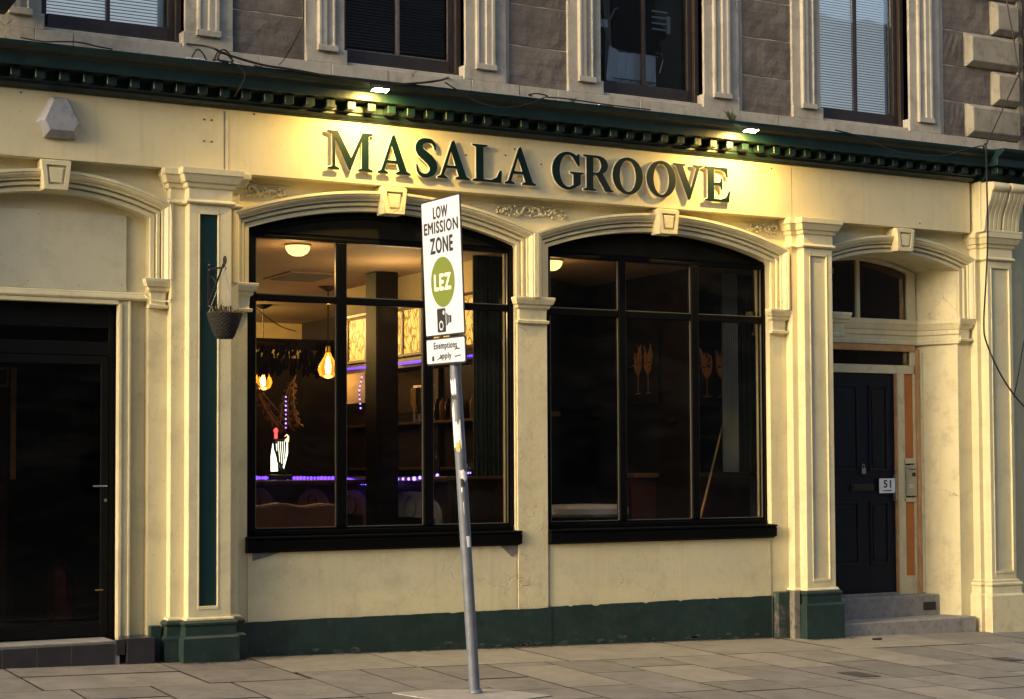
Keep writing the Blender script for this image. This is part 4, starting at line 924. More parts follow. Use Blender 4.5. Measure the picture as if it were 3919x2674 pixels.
tp = MB().box(.9, 2.37, 2.42, 2.7, 1.37, 1.415).build('side_counter', M_wood, None, .008); tag(tp, 'dark timber side counter carrying the harp shaped tap', 'counter')
# sofa
so = empty('sofa', (.1, .75, .25), 'tan leather sofa back along the bottom of the left window', 'sofa')
sb = MB(); n = 24; P = [(-.6, 0)]
top = [(-.05+1.07*i/n, .985+.012*math.sin(i*.7)-.02*(i/n)) for i in range(n+1)]
sb.exty([(-.05, .2)]+top+[(1.02, .2)][::1], 0, .16); sb.build('backrest', M_sofa, so, .02)
MB().box(-.05, 1.02, .16, .75, .2, .48).build('seat', M_sofa, so, .03)
# white table and pale chair in the right window
tb = empty('white_table', (3.50, .72, .25), 'white round edged table top at the lower left of the right window', 'table')
MB().lathe([(.0, .82), (.36, .82), (.385, .85), (.385, .90), (.36, .93), (.0, .94)], n=36).build('table_top', mat('white_laminate', (.62, .60, .55), .35, bump=0), tb, .01, smooth=True)
MB().lathe([(.03, .03), (.03, .82)], n=12).build('leg', M_steel, tb); MB().lathe([(.25, 0), (.25, .02), (.03, .03)], n=20).build('foot', M_steel, tb)
ch = MB().exty([(2.98, .9), (3.20, .9), (3.20, 1.30), (3.12, 1.36), (2.98, 1.40)], 1.0, 1.05); tag(ch.build('patterned_chair', M_arch2, None, .015), 'pale patterned chair back behind the white table', 'chair')
# leaning cue / stick
sk = MB().tube([(5.27, 1.0, 2.06), (4.60, .5, 1.02)], [.008, .014], 8); tag(sk.build('broom_stick', mat('pale_wood_pole', (.62, .40, .20), .5, bump=0), None, smooth=True), 'pale wooden stick leaning inside the right window', 'stick')
rl = empty('wall_ledge', (4.3, 1.2, .25), 'brown timber ledge on panelling inside the right window', 'ledge')
MB().box(.0, 1.48, -.05, .15, 1.17, 1.215).build('ledge_top', mat('warm_oak_ledge', (.24, .13, .06), .4, bump=.1), rl, .006); MB().box(.0, 1.45, .0, .1, 0, 1.17).build('panelling', mat('red_brown_panelling', (.11, .04, .03), .4, var=.3, bump=.1, streak=.4), rl); MB().box(1.40, 1.47, -.04, -.001, 0, 1.17).build('end_post', M_gcurt, rl)
gc = MB(); n = 20; P = [(5.10+.17*i/n, .80+.012*math.sin(i*2.1)) for i in range(n+1)]; gc.extz(P+[(a, b_+.02) for a, b_ in P[::-1]], 1.47, 3.399); tag(gc.build('grey_drape', M_gcurt, None, smooth=True), 'pale grey drape strip hanging inside the right window', 'curtain')
gc2 = MB(); P = [(5.29+.5*i/40, .84+.015*math.sin(i*1.3)) for i in range(41)]; gc2.extz(P+[(a, b_+.02) for a, b_ in P[::-1]], 1.47, 3.399); tag(gc2.build('dark_curtain', M_curt, None, smooth=True), 'dark curtain at the right side of the right window', 'curtain')
# painting of two glasses
M_gl = mat('painted_glass_orange_glow', (.16, .065, .02), .5, var=.5, vscale=12, bump=0, emit=(.40, .14, .03), estr=.035)  # slight emission lifts the painted strokes, though the picture is unlit
def glasses(loc, label, s=1):
    p = empty('glass_picture', loc, label, 'picture'); p.rotation_euler = (0, 0, math.radians(-0))
    MB().box(-.26, .26, 0, .02, -.38, .3).build('canvas', M_dark, p)
    for k, dx in enumerate((-.09, .09)):
        g = MB()
        for sg in (-1, 1): g.tube([(dx+sg*.005, -.005, -.10), (dx+sg*.045, -.005, -.05), (dx+sg*.06, -.005, .03), (dx+sg*.052, -.005, .12)], .007, 6)
        g.tube([(dx, -.005, -.10), (dx, -.005, -.28)], .004, 6); g.tube([(dx-.045, -.005, -.285), (dx+.045, -.005, -.285)], .005, 6)
        g.lathe([(.001, -.095), (.03, -.07), (.045, -.01), (.001, .0)], c=(dx, -.002, .0), n=12)
        rnd = random.Random(k+int(loc[0]*10))
        for q in range(5):
            a = rnd.uniform(.5, 2.4); x0 = dx+rnd.uniform(-.03, .03); g.tube([(x0, -.005, .02), (x0+.05*math.cos(a), -.005, .10), (x0+.10*math.cos(a), -.005, .17+.03*math.sin(a*3))], [.012, .008, .002], 6)
        for q in range(7):
            a = rnd.uniform(.3, 2.9); x0, z0 = dx+rnd.uniform(-.05, .05), rnd.uniform(-.02, .12); g.tube([(x0, -.005, z0), (x0+.05*math.cos(a), -.005, z0+.04*math.sin(a)), (x0+.09*math.cos(a+.5), -.005, z0+.10*math.sin(a+.5))], [.007, .005, .002], 5)
        g.build('painted_glass', M_gl, p, smooth=True)
glasses((4.545, 1.36, 2.53), 'dark picture of two orange wine glasses in the middle pane of the right window')
glasses((5.22, 1.12, 2.50), 'dark picture of orange glasses half hidden by the grey drape')
bpy.data.objects['glass_picture'].rotation_euler = (0, 0, math.radians(-90))
# red poster
rp = MB().box(3.18, 3.42, 1.55, 1.56, 1.74, 2.12); tag(rp.build('red_poster', mat('dull_red', (.09, .008, .012), .6, bump=0), None), 'dull red poster at the left side of the right window', 'poster')
# fire extinguisher in lobby
fx = empty('fire_extinguisher', (-1.295, .8, .22), 'red fire extinguisher standing behind the left glazed door', 'fire extinguisher')
MB().lathe([(.002, 0), (.085, .0), (.088, .03), (.088, .46), (.07, .52), (.03, .55), (.002, .555)], n=20).build('cylinder', M_red, fx, smooth=True)
MB().box(-.03, .05, -.015, .015, .56, .60).build('valve', M_iron, fx, .004); MB().tube([(.03, -.02, .58), (.11, -.03, .5), (.11, -.03, .2)], .01, 6).build('hose', M_iron, fx)

# ---------------------------------------------------------------- things behind upper window three
tw = empty('white_towel', (3.80, .27, 5.29), 'white towel draped over a rack behind the third upper window', 'towel')
mb = MB(); nx, nz = 26, 6
vs = []
for j in range(nz+1):
    for i in range(nx+1):
        t = i/nx; x = -.30+.50*t-.05*j/nz*(1-t); z = (.0 if t > .2 else .05*(1-t/.2))-.30*j/nz-.012*math.sin(i*.9)*j/nz
        vs.append((x, .02*math.sin(i*1.3)*(.3+j/nz)-.02*j/nz, z))
mb.add(vs, [(j*(nx+1)+i, j*(nx+1)+i+1, (j+1)*(nx+1)+i+1, (j+1)*(nx+1)+i) for j in range(nz) for i in range(nx)])
mb.build('towel_cloth', M_towel, tw, smooth=True, fix=False)
MB().box(-.28, .22, -.05, -.03, -.262, -.255).build('towel_band', M_alarm, tw)
MB().tube([(.2, 0, .03), (.26, 0, .03), (.28, 0, -.03), (.24, 0, -.15)], .006, 6).tube([(-.3, .01, .02), (.24, .01, .0)], .006, 6).tube([(-.28, .01, .02), (-.40, .01, .35)], .006, 6).build('rack', M_steel, tw)
cl = MB(); P = [(3.72, 5.38), (3.98, 5.37), (4.24, 5.37), (4.25, 5.46), (4.22, 5.52), (4.30, 5.55), (4.28, 5.64), (4.18, 5.72), (4.18, 6.3), (3.66, 6.3), (3.70, 5.8)]
cl.exty([(a-.125, b_-.06) for a, b_ in P], .34, .39); tag(cl.build('dark_coat', M_cloth, None, .015), 'dark clothes hanging behind the third upper window', 'clothing')
pn = MB(); P = [(3.40, 5.0), (3.66, 5.0), (3.68, 5.55), (3.62, 6.2), (3.40, 6.2)]; pn.exty([(a-.12, b_-.06) for a, b_ in P], .42, .46); tag(pn.build('dark_garment', mat('dark_grey_cloth', (.02, .02, .02), .9, bump=.2), None, .015), 'dark grey garment at the left of the third upper window', 'clothing')
sl = empty('airer_clips', (3.47, .28, 5.52), 'pale plastic hanger clips at the left of the third upper window', 'hanger')
MB().box(-.07, .02, 0, .01, -.02, .05).build('white_tab', M_paper, sl); MB().tube([(.03, 0, .03), (.10, 0, .16), (.13, 0, .17)], .008, 6).build('hook', M_alarm, sl)
dk = MB(); 
for k in range(4): dk.box(3.97, 4.14, .28, .285, 5.54+k*.055, 5.555+k*.055)
dk.box(4.13, 4.17, .28, .3, 5.52, 5.68); tag(dk.build('wire_rack', M_steel, None), 'small wire rack hanging in front of the dark clothes', 'rack')
wc = MB()
for k in range(3): wc.box(4.395+k*.032, 4.418+k*.032, .26+.01*k, .275+.01*k, 4.98, 6.9)
tag(wc.build('white_window_strips', M_blind_glow, None, .003), 'white vertical strips at the right side of the third upper window', 'blind')

# ---------------------------------------------------------------- shop sign letters
GL = {
 'M': ([[(0,1),(.30,1),(.72,.30),(1.08,1),(1.39,1),(1.39,.975),(1.27,.94),(1.27,.06),(1.39,.025),(1.39,0),(.95,0),(.95,.025),(1.06,.06),(1.06,.80),(.70,.0),(.66,.0),(.22,.84),(.22,.06),(.34,.025),(.34,0),(0,0),(0,.025),(.15,.06),(.15,.93),(0,.975)]], 1.39),
 'A': ([[(.46,1.0),(.52,1.04),(.91,.07),(1.02,.025),(1.02,0),(.58,0),(.58,.025),(.69,.07),(.61,.29),(.27,.29),(.19,.07),(.31,.025),(.31,0),(0,0),(0,.025),(.11,.07)],[(.29,.345),(.59,.345),(.435,.77)]], 1.02),
 'L': ([[(0,1),(.48,1),(.48,.975),(.34,.94),(.34,.05),(.62,.05),(.80,.13),(.90,.32),(.95,.32),(.93,0),(0,0),(0,.025),(.12,.06),(.12,.94),(0,.975)]], .95),
 'E': ([[(0,1),(.86,1),(.88,.74),(.85,.74),(.76,.90),(.60,.95),(.34,.95),(.34,.54),(.52,.54),(.60,.58),(.63,.68),(.66,.68),(.66,.36),(.63,.36),(.60,.46),(.52,.49),(.34,.49),(.34,.05),(.62,.05),(.82,.12),(.93,.32),(.96,.32),(.92,0),(0,0),(0,.025),(.12,.06),(.12,.94),(0,.975)]], .96),
 'V': ([[(0,1),(.46,1),(.46,.975),(.35,.94),(.66,.26),(.90,.93),(.78,.975),(.78,1),(1.13,1),(1.13,.975),(1.0,.93),(.62,-.02),(.56,-.02),(.12,.94),(0,.975)]], 1.13),
 'O': ([circ(.545,.5,.545,.53,n=44), circ(.545,.5,.31,.46,n=44)], 1.09),
}
gO = circ(.53, .5, .53, .53, 55, 305, 36); gI = circ(.55, .5, .30, .465, -62, -305, 34)
gI = circ(.55, .5, .31, .465, 300, 52, 34)
GL['G'] = ([gO+[(.90,.10),(.97,.14),(.97,.41),(1.08,.45),(1.08,.475),(.62,.475),(.62,.45),(.74,.41),(.74,.10)]+gI+[(.90,.66),(.935,.66),(.935,.99),(.90,.99)]], 1.08)
bowl = circ(.50, .735, .38, .265, 90, -62, 20)
GL['R'] = ([[(0,1)]+bowl+[(1.0,.05),(1.08,.025),(1.08,0),(.80,0),(.46,.46),(.34,.46),(.34,.06),(.46,.025),(.46,0),(0,0),(0,.025),(.12,.06),(.12,.94),(0,.975)],
            [(.34,.95)]+circ(.46,.73,.19,.22,90,-90,14)+[(.34,.51)]], 1.08)
def s_glyph():
    C_ = [(.64,.74,.012),(.62,.86,.03),(.53,.955,.045),(.38,.975,.05),(.22,.93,.075),(.135,.80,.10),(.18,.66,.115),(.33,.55,.125),(.50,.42,.13),(.585,.27,.115),(.54,.12,.085),(.40,.03,.05),(.24,.025,.045),(.11,.12,.03),(.06,.30,.012)]
    pts = []
    for i in range(len(C_)-1):
        p0, p1, p2, p3 = C_[max(i-1,0)], C_[i], C_[i+1], C_[min(i+2,len(C_)-1)]
        for t in range(5):
            t /= 5; pts.append(tuple(.5*((2*p1[k])+(-p0[k]+p2[k])*t+(2*p0[k]-5*p1[k]+4*p2[k]-p3[k])*t*t+(-p0[k]+3*p1[k]-3*p2[k]+p3[k])*t**3) for k in range(3)))
    pts.append(C_[-1]); L, R = [], []
    for i, (x, y, w) in enumerate(pts):
        a, b = pts[max(i-1,0)], pts[min(i+1,len(pts)-1)]; dx, dy = b[0]-a[0], b[1]-a[1]; n = math.hypot(dx, dy)
        L.append((x-dy/n*w, y+dx/n*w)); R.append((x+dy/n*w, y-dx/n*w))
    return [(.675,1.0),(.66,1.0)][:0]+L+R[::-1]
GL['S'] = ([s_glyph()], .72)
def offset_poly(P, d):
    s = 1 if area2(P) > 0 else -1; out = []; n = len(P)
    for i in range(n):
        a, b, c = P[i-1], P[i], P[(i+1)%n]
        def nr(p, q):
            dx, dy = q[0]-p[0], q[1]-p[1]; L = math.hypot(dx, dy) or 1; return (dy/L*s, -dx/L*s)
        n1, n2 = nr(a, b), nr(b, c); mx, my = n1[0]+n2[0], n1[1]+n2[1]; q = max((mx*mx+my*my)/2, .35)
        out.append((b[0]+mx*d/q, b[1]+my*d/q))
    return out
sg = empty('shop_sign', (0, -.03, 3.945), 'row of twelve dark green serif capitals with pale edges fixed on the cream fascia', 'shop sign')
for ch_, x0, x1 in (('M', .635, 1.025), ('A', 1.074, 1.364), ('S', 1.408, 1.618), ('A', 1.617, 1.916), ('L', 1.948, 2.222), ('A', 2.256, 2.556), ('G', 2.723, 3.034), ('R', 3.036, 3.339), ('O', 3.338, 3.648), ('O', 3.694, 4.001), ('V', 3.979, 4.299), ('E', 4.322, 4.597)):
    loops, w = GL[ch_]; H = .308; k = (x1-x0)/w
    sc_ = lambda P: [(x0+a*k, b_*H) for a, b_ in P]
    main = [sc_(P) for P in loops]
    dd = .0065
    main = [offset_poly(P, .0022 if i == 0 else -.0018) for i, P in enumerate(main)]
    rim = [offset_poly(P, dd if i == 0 else -dd*.7) for i, P in enumerate(main)]
    me = plate_mesh('letter', main, -.010, -.0035); o = mobj('letter', me, M_letter, sg)
    me = plate_mesh('letter_edge', rim, -.003, .006); mobj('letter_edge', me, M_rim, o)
    st_ = MB()
    for P in main[:1]:
        xs_ = [a for a, b_ in P]; cxm = (min(xs_)+max(xs_))/2
    # standoff pins into the board
    for (dx, dz) in ((.25, .1), (.75, .1), (.4, .8)): 
        pass
# ---------------------------------------------------------------- alarm box
al = empty('alarm_box', (-1.525, 0, 4.155), 'weathered grey hexagonal alarm box on the cream fascia at left', 'alarm box')
O_ = [(-.062, .15), (.064, .15), (.172, -.045), (.128, -.155), (-.108, -.158), (-.165, -.045)]; I_ = [(-.05, .125), (.05, .125), (.135, -.04), (.10, -.105), (-.075, -.105), (-.115, -.035)]
mb = MB(); mb.add([(a, 0, b_) for a, b_ in O_]+[(a, -.035, b_) for a, b_ in O_]+[(a, -.085, b_) for a, b_ in I_], [tuple(range(6))]+[(i, (i+1)%6, 6+(i+1)%6, 6+i) for i in range(6)]+[(6+i, 6+(i+1)%6, 12+(i+1)%6, 12+i) for i in range(6)]+[tuple(range(12, 18))[::-1]])
mb.build('cover', M_alarm, al, .004)
MB().lathe([(.001, -.003), (.006, -.002), (.006, 0)], n=8).build('cover_screw', M_print, al).matrix_world = Matrix.Translation((-1.525-.13, -.05, 4.155+.03)) @ Matrix.Rotation(math.radians(90), 4, 'X')
# ---------------------------------------------------------------- floodlights
def flood(x, label, power):
    f = empty('floodlight', (x, -.36, 4.54), label, 'floodlight', 'small floodlights on the cornice')
    MB().box(-.075, .075, -.035, .03, .008, .03).build('housing', M_iron, f, .005)
    MB().tube([(-.06, .03, .02), (-.06, .06, .06), (.06, .06, .06), (.06, .03, .02)], .005, 6).build('bracket', M_iron, f)
    mb = MB().add([(-.065, -.038, .012), (.065, -.038, .012), (.068, .026, -.004), (-.068, .026, -.004), (-.06, -.03, .007), (.06, -.03, .007)], [(0,1,2,3)]); mb.build('lens', E_flood, f, fix=False)
    lg = bpy.data.lights.new('floodlight_beam', 'AREA'); lg.shape = 'RECTANGLE'; lg.size = .11; lg.size_y = .04; lg.energy = power; lg.color = (1, .63, .15)
    o = bpy.data.objects.new('floodlight_beam', lg); link(o); o.location = (x, -.40, 4.515); o.rotation_euler = (math.radians(14), 0, 0)
flood(.95, 'small lit floodlight on the cornice above the first letter', 21)
flood(4.60, 'small lit floodlight on the cornice above the last letter', 21)
# ---------------------------------------------------------------- hanging basket and bracket
br = empty('basket_bracket', (-.372, -.066, 2.95), 'black scrolled iron wall bracket on the dark green pilaster panel', 'bracket')
MB().box(-.012, .012, -.008, .0, -.18, .17).build('back_plate', M_iron, br, .003)
MB().tube([(0, -.004, .12), (0, -.34, .10), (0, -.37, .115), (0, -.39, .15), (0, -.375, .175), (0, -.355, .165)], .007, 8).build('arm', M_iron, br)
MB().tube([(0, -.004, -.15), (0, -.08, -.08), (0, -.19, .0), (0, -.30, .09), (0, -.36, .14), (0, -.385, .16)], .008, 8).build('brace', M_iron, br)
MB().tube([(0, -.36, .16)]+[(0, -.375+.028*math.cos(t*.6), .15+.028*math.sin(t*.6)) for t in range(10)], .007, 8).build('scroll_end', M_iron, br)
MB().tube([(0, -.01, .06), (0, -.07, .055), (0, -.13, .03), (0, -.17, -.0)], .005, 6).build('inner_scroll', M_iron, br)
for z in (.15, .11, -.14, -.17): MB().lathe([(.001, 0), (.007, 0), (.007, .006), (.001, .008)], c=(0, 0, 0), n=8).build('bolt', M_steel, br).location = (0, -.012, z)
hb = empty('hanging_basket', (-.372, -.44, 2.695), 'dark wicker hanging basket of dried plants on three chains', 'hanging basket')
mb = MB(); n = 40
for j in range(15):
    t = j/14; R_ = .060+.076*t**.75; z = -.195+.195*t
    mb.tube([((R_+.004*(1 if (i+j) % 2 else -1))*Vector((math.cos(2*math.pi*i/n), math.sin(2*math.pi*i/n), 0))+Vector((0, 0, z)))[:] for i in range(n+1)], .0085, 5, False)
tag(mb.build('wicker_bowl', M_wicker, hb, smooth=True), kind='stuff')
MB().lathe([(.001, -.19), (.058, -.19), (.13, -.01), (.001, -.02)], n=20).build('liner', M_wicker, hb)
mb = MB(); rnd = random.Random(3)
for k in range(90):
    a, r_ = rnd.uniform(0, 6.28), rnd.uniform(0, .12); x, y = r_*math.cos(a), r_*math.sin(a); z = -.01; L = rnd.uniform(.03, .085); dx, dy = rnd.uniform(-.05, .05), rnd.uniform(-.05, .05)
    mb.add([(x-.004, y, z), (x+.004, y+.003, z), (x+dx+.006, y+dy, z+L), (x+dx-.006, y+dy, z+L*.8)], [(0,1,2,3)])
tag(mb.build('dried_plants', M_plant, hb, fix=False), kind='stuff')
for k in range(3):
    a = 2*math.pi*k/3+.5; mb = MB()
    p0, p1 = Vector((.135*math.cos(a), .135*math.sin(a), 0)), Vector((0, 0, .355))
    for q in range(24):
        c = p0.lerp(p1, (q+.5)/24); d = (p1-p0)/24*.66
        mb.tube([c-d, c+d], .0032 if q % 2 else .0022, 5)
    mb.build('chain', M_steel, hb)
MB().tube([(0, 0, .35), (.012, 0, .37), (0, 0, .39), (-.01, 0, .375)], .004, 6).build('hook', M_iron, hb)
hb.scale = (.93, .93, .93)
# ---------------------------------------------------------------- sign post
PB = Vector((.774, -2.321, -.02)); kax = Vector((-.0686631, -.00404055, .9976317)); kp = Vector((-.04715851, -.01629279, .99875453))
uu = Vector((.02326812, -.99961358, -.01520814)); nn = uu.cross(kp).normalized()
lez = empty('traffic_sign', PB, 'leaning grey pole with a white low emission zone sign and a small plate below', 'road sign')
MB().tube([(0, 0, -.1), kax*1.9, kax*2.20, kax*2.26+Vector((.006, 0, 0)), kax*2.26+kp*1.09+Vector((.016, .0, 0))], .0385, 24).build('pole', M_galv, lez, smooth=True)
MB().lathe([(.0385, 0), (.05, .0), (.045, .012), (.0385, .02)], c=(0, 0, .012), n=24).build('pole_collar', M_galv, lez)
ctr = kax*2.2609+nn*.0; ctr = Vector((.56336505, -2.31101508, 2.2331972))-PB
rot = Matrix((uu, kp, nn)).transposed().to_4x4()
def sign_plate(name, z0, z1, w=.579):
    me = MB(); r_ = .02
    loop = []
    for cx_, cy_, a0 in ((w/2-r_, z1-r_, 0), (-w/2+r_, z1-r_, 90), (-w/2+r_, z0+r_, 180), (w/2-r_, z0+r_, 270)): loop += circ(cx_, cy_, r_, r_, a0, a0+90, 5)
    n = len(loop); me.add([(a, b_, -.004) for a, b_ in loop]+[(a, b_, 0) for a, b_ in loop], [tuple(range(n))[::-1], tuple(range(n, 2*n))]+[(i, (i+1)%n, n+(i+1)%n, n+i) for i in range(n)])
    o = me.build(name, M_print, lez); o.matrix_local = Matrix.Translation(ctr) @ rot
    loop2 = offset_poly(loop, -.012)
    f = MB(); f.add([(a, b_, .001) for a, b_ in loop2]+[(a, b_, .0025) for a, b_ in loop2], [tuple(range(n))[::-1], tuple(range(n, 2*n))]+[(i, (i+1)%n, n+(i+1)%n, n+i) for i in range(n)])
    f.build('sign_face', M_white, o)
    return o
main_p = sign_plate('sign_panel', .195, 1.142); low_p = sign_plate('lower_panel', .0, .187)
def stext(par, txt, x, z, h, w, m_=M_print, bold=.0, dz=.0034):
    if bold:
        base = text_mesh(txt, h, width=w-2*bold); q = MB()
        for k_, (ox, oz) in enumerate(((-bold, 0), (bold, 0), (0, bold), (0, -bold), (0, 0))): q.add([(v.co.x+ox, v.co.y+oz, v.co.z+k_*.00012) for v in base.vertices], [tuple(p_.vertices) for p_ in base.polygons])
        t_ = q.build('lettering', m_, par, fix=False); t_.location = (x, z, dz); return t_
    t_ = mobj('lettering', text_mesh(txt, h, width=w, bold=bold), m_, par); t_.location = (x, z, dz); return t_
stext(main_p, 'LOW', .0, 1.045, .078, .215, bold=.0032); stext(main_p, 'EMISSION', .0, .945, .078, .50, bold=.0032); stext(main_p, 'ZONE', .0, .820, .105, .335, bold=.0045)
d = MB(); P = circ(0, .565, .172, .172, n=48); d.add([(a, b_, .003) for a, b_ in P]+[(a, b_, .0042) for a, b_ in P], [tuple(range(48))[::-1], tuple(range(48, 96))]+[(i, (i+1)%48, 48+(i+1)%48, 48+i) for i in range(48)]); d.build('green_disc', M_lez, main_p)
stext(main_p, 'LEZ', .0, .565, .105, .25, M_rim, bold=.006, dz=.0052)
# camera symbol
cs = MB(); cs.box(-.10, .015, .285-.0, .288, 0, 0) if False else None
def flat(par, name, loops, m_, dz):
    me = plate_mesh(name, loops, 0, .001)
    for v in me.vertices: x, y, z = v.co; v.co = (x, z, dz-y)
    return mobj(name, me, m_, par)
rr_ = lambda x0, x1, z0, z1, r_=.012: circ(x1-r_, z1-r_, r_, r_, 0, 90, 4)+circ(x0+r_, z1-r_, r_, r_, 90, 180, 4)+circ(x0+r_, z0+r_, r_, r_, 180, 270, 4)+circ(x1-r_, z0+r_, r_, r_, 270, 360, 4)
flat(main_p, 'camera_symbol', [rr_(-.10, .022, .222, .385), circ(-.045, .268, .034, .034, n=20), circ(-.005, .355, .016, .016, n=14)], M_print, .0045)
flat(main_p, 'camera_lens', [circ(-.045, .268, .021, .021, n=20)], M_print, .0045)
for k in range(4): flat(main_p, 'camera_bellows', [[(.034+k*.011, .262+k*.006), (.040+k*.011, .262+k*.006), (.040+k*.011, .352-k*.006), (.034+k*.011, .352-k*.006)]], M_print, .0045)
flat(main_p, 'camera_grip', [rr_(.080, .105, .282, .332, .006)], M_print, .0045)
flat(main_p, 'torn_sticker', [[(-.235, .208), (-.135, .21), (-.13, .24), (-.16, .252), (-.20, .246), (-.24, .25)]], M_paper, .0044)
stext(low_p, 'Exemptions', .0, .125, .058, .34, bold=.0018); stext(low_p, 'apply', .0, .055, .052, .17, bold=.0018)
sc_m = MB()
for P in ([(-.20, .03), (-.17, .028), (-.17, .065), (-.20, .06)],): flat(low_p, 'sticker_scrap', [P], M_print, .0044)
flat(low_p, 'graffiti_mark', [[(.13, .045), (.22, .052), (.225, .058), (.14, .053)]], M_print, .0045); flat(low_p, 'graffiti_mark', [[(.12, .09), (.17, .10), (.22, .095), (.20, .105), (.16, .11)]], M_print, .0045)
flat(low_p, 'graffiti_mark', [[(-.12, .03), (-.06, .055), (-.02, .06), (-.06, .062), (-.12, .037)]], M_print, .0046)
bk_ = MB().box(-.05, .05, .2, .24, -.035, -.0045).box(-.05, .05, .85, .89, -.035, -.0045).build('clamp', M_galv, main_p, .003)
# stickers on the pole (curved patches)
def sticker(zc, h, a0, a1, m_, seed, ragged=True):
    rnd = random.Random(seed); mb = MB(); n = 8; vs = []
    for j in (0, 1):
        for i in range(n+1):
            a = math.radians(a0+(a1-a0)*i/n); z = zc+(h/2 if j else -h/2)+(rnd.uniform(-.2, .2)*h if ragged else 0)
            p = kax*z; vs.append((p.x+.0395*math.cos(a), p.y+.0395*math.sin(a), p.z))
    mb.add(vs, [(i, i+1, n+2+i, n+1+i) for i in range(n)]); mb.build('sticker', m_, lez, fix=False)
for k, (z, h, a0, a1, m_) in enumerate(((2.10, .09, 170, 240, M_paper), (2.03, .03, 180, 235, M_print), (1.90, .14, 165, 205, M_paper), (1.775, .17, 160, 262, M_paper), (1.70, .06, 200, 250, M_yellow), (1.50, .07, 170, 300, M_paper), (1.445, .05, 215, 265, M_print), (1.40, .03, 205, 240, M_paper), (1.28, .10, 200, 245, M_paper), (1.17, .12, 200, 225, M_yellow), (1.045, .075, 205, 290, M_paper), (1.05, .03, 207, 225, M_print))):
    sticker(z, h, a0, a1, m_, k, k not in (10,))
# ---------------------------------------------------------------- cables
def cable(P, r, label, m_=None):
    o = MB().tube(smooth_pts(P), r, 6).build('cable', m_ or M_cable, None, smooth=True); return tag(o, label, 'cable')
Y = lambda y, L: [(a, y, b_) for a, b_ in L]
cable([(-.54, .13, 4.86)]+Y(-.31, [(-.45, 4.745), (-.33, 4.707), (-.035, 4.655), (.217, 4.645), (.621, 4.62), (1.076, 4.62), (1.309, 4.65), (1.498, 4.69)])+[(1.80, .1, 4.83)], .009, 'thick black cable slung along the cornice between the first two upper windows')
cable([(-1.85, -.2, 4.68)]+Y(-.305, [(-1.71, 4.645), (-1.609, 4.655), (-1.483, 4.668), (-1.398, 4.665), (-1.329, 4.655), (-1.2, 4.645)]), .006, 'thin black cable bowing over the cornice under the first upper window')
cable(Y(-.315, [(-.43, 4.65), (-.301, 4.648), (-.209, 4.611)])+[(-.167, -.31, 4.549), (-.199, -.24, 4.45), (-.2, -.16, 4.42)], .005, 'thin dark wire dropping over the cornice above the cream board seam')
cable(Y(.02, [(.46, 6.6), (.445, 5.6), (.438, 5.3), (.442, 5.139), (.391, 5.005), (.312, 4.857), (.233, 4.752), (.089, 4.72)])+[(-.05, -.2, 4.67)], .006, 'thin black cable hanging down the first brown stone panel')
cable(Y(-.315, [(1.55, 4.68), (1.72, 4.60), (1.84, 4.55)])+Y(-.335, [(1.975, 4.52), (2.03, 4.515), (2.165, 4.53), (2.329, 4.575), (2.469, 4.64), (2.501, 4.66), (2.406, 4.668), (2.323, 4.65), (2.36, 4.642)]), .006, 'dark cable looping on the cornice between the second and third upper windows')
cable(Y(-.305, [(2.511, 4.655), (2.717, 4.66), (3.112, 4.65), (3.559, 4.648)]), .006, 'black cable lying straight on the cornice edge under the third upper window')
cable(Y(-.32, [(5.60, 4.65), (5.85, 4.62), (6.1, 4.56), (6.409, 4.50), (6.873, 4.51), (7.199, 4.60), (7.431, 4.66)])+[(7.69, -.1, 4.72), (8.09, -.1, 5.38), (8.3, -.1, 5.72)], .007, 'dark cable sagging along the cornice under the fourth upper window')
cable([(7.40, -.38, 4.66), (7.383, -.42, 4.615), (7.404, -.40, 4.253), (7.425, -.38, 3.77), (7.392, -.38, 3.325), (7.356, -.38, 2.914), (7.379, -.39, 2.71), (7.573, -.40, 2.373), (7.847, -.40, 2.103), (8.2, -.4, 1.9)], .0085, 'long black cable hanging in a loop down the far right pilaster')
cable(Y(-.1, [(7.98, 6.6), (8.007, 6.23), (8.081, 5.89), (8.182, 5.4), (8.27, 5.2)]), .007, 'black cable crossing the quoin stones at the top right')
cable([(8.25, -.2, 3.2), (8.063, -.2, 2.758), (7.99, -.2, 2.46), (7.96, -.15, 2.2)], .006, 'short black cable hanging at the far right edge above the lower loop')
cable(Y(-.2, [(-.56, 4.665), (-.545, 4.70), (-.51, 4.745), (-.47, 4.72), (-.44, 4.67)]), .006, 'small black wire hoop standing on the cornice near the first window')
cable(Y(-.2, [(-.38, 4.67), (-.355, 4.73), (-.30, 4.765), (-.25, 4.73), (-.235, 4.68), (-.31, 4.67), (-.35, 4.70), (-.31, 4.745), (-.26, 4.72), (-.22, 4.68)]), .007, 'tangled coil of black cable on the cornice near the first stone panel')
cable([(-.735, -.04, 3.84), (-.735, -.03, 3.775), (-.69, .01, 3.637), (-.648, .005, 3.50), (-.648, .008, 3.01), (-.648, .008, 2.86), (-.66, .02, 2.822), (-.72, .06, 2.818), (-.80, .08, 2.835), (-.825, .12, 2.87)], .005, 'cream painted wire running down the left pilaster to the entrance ledge', M_creamcable)
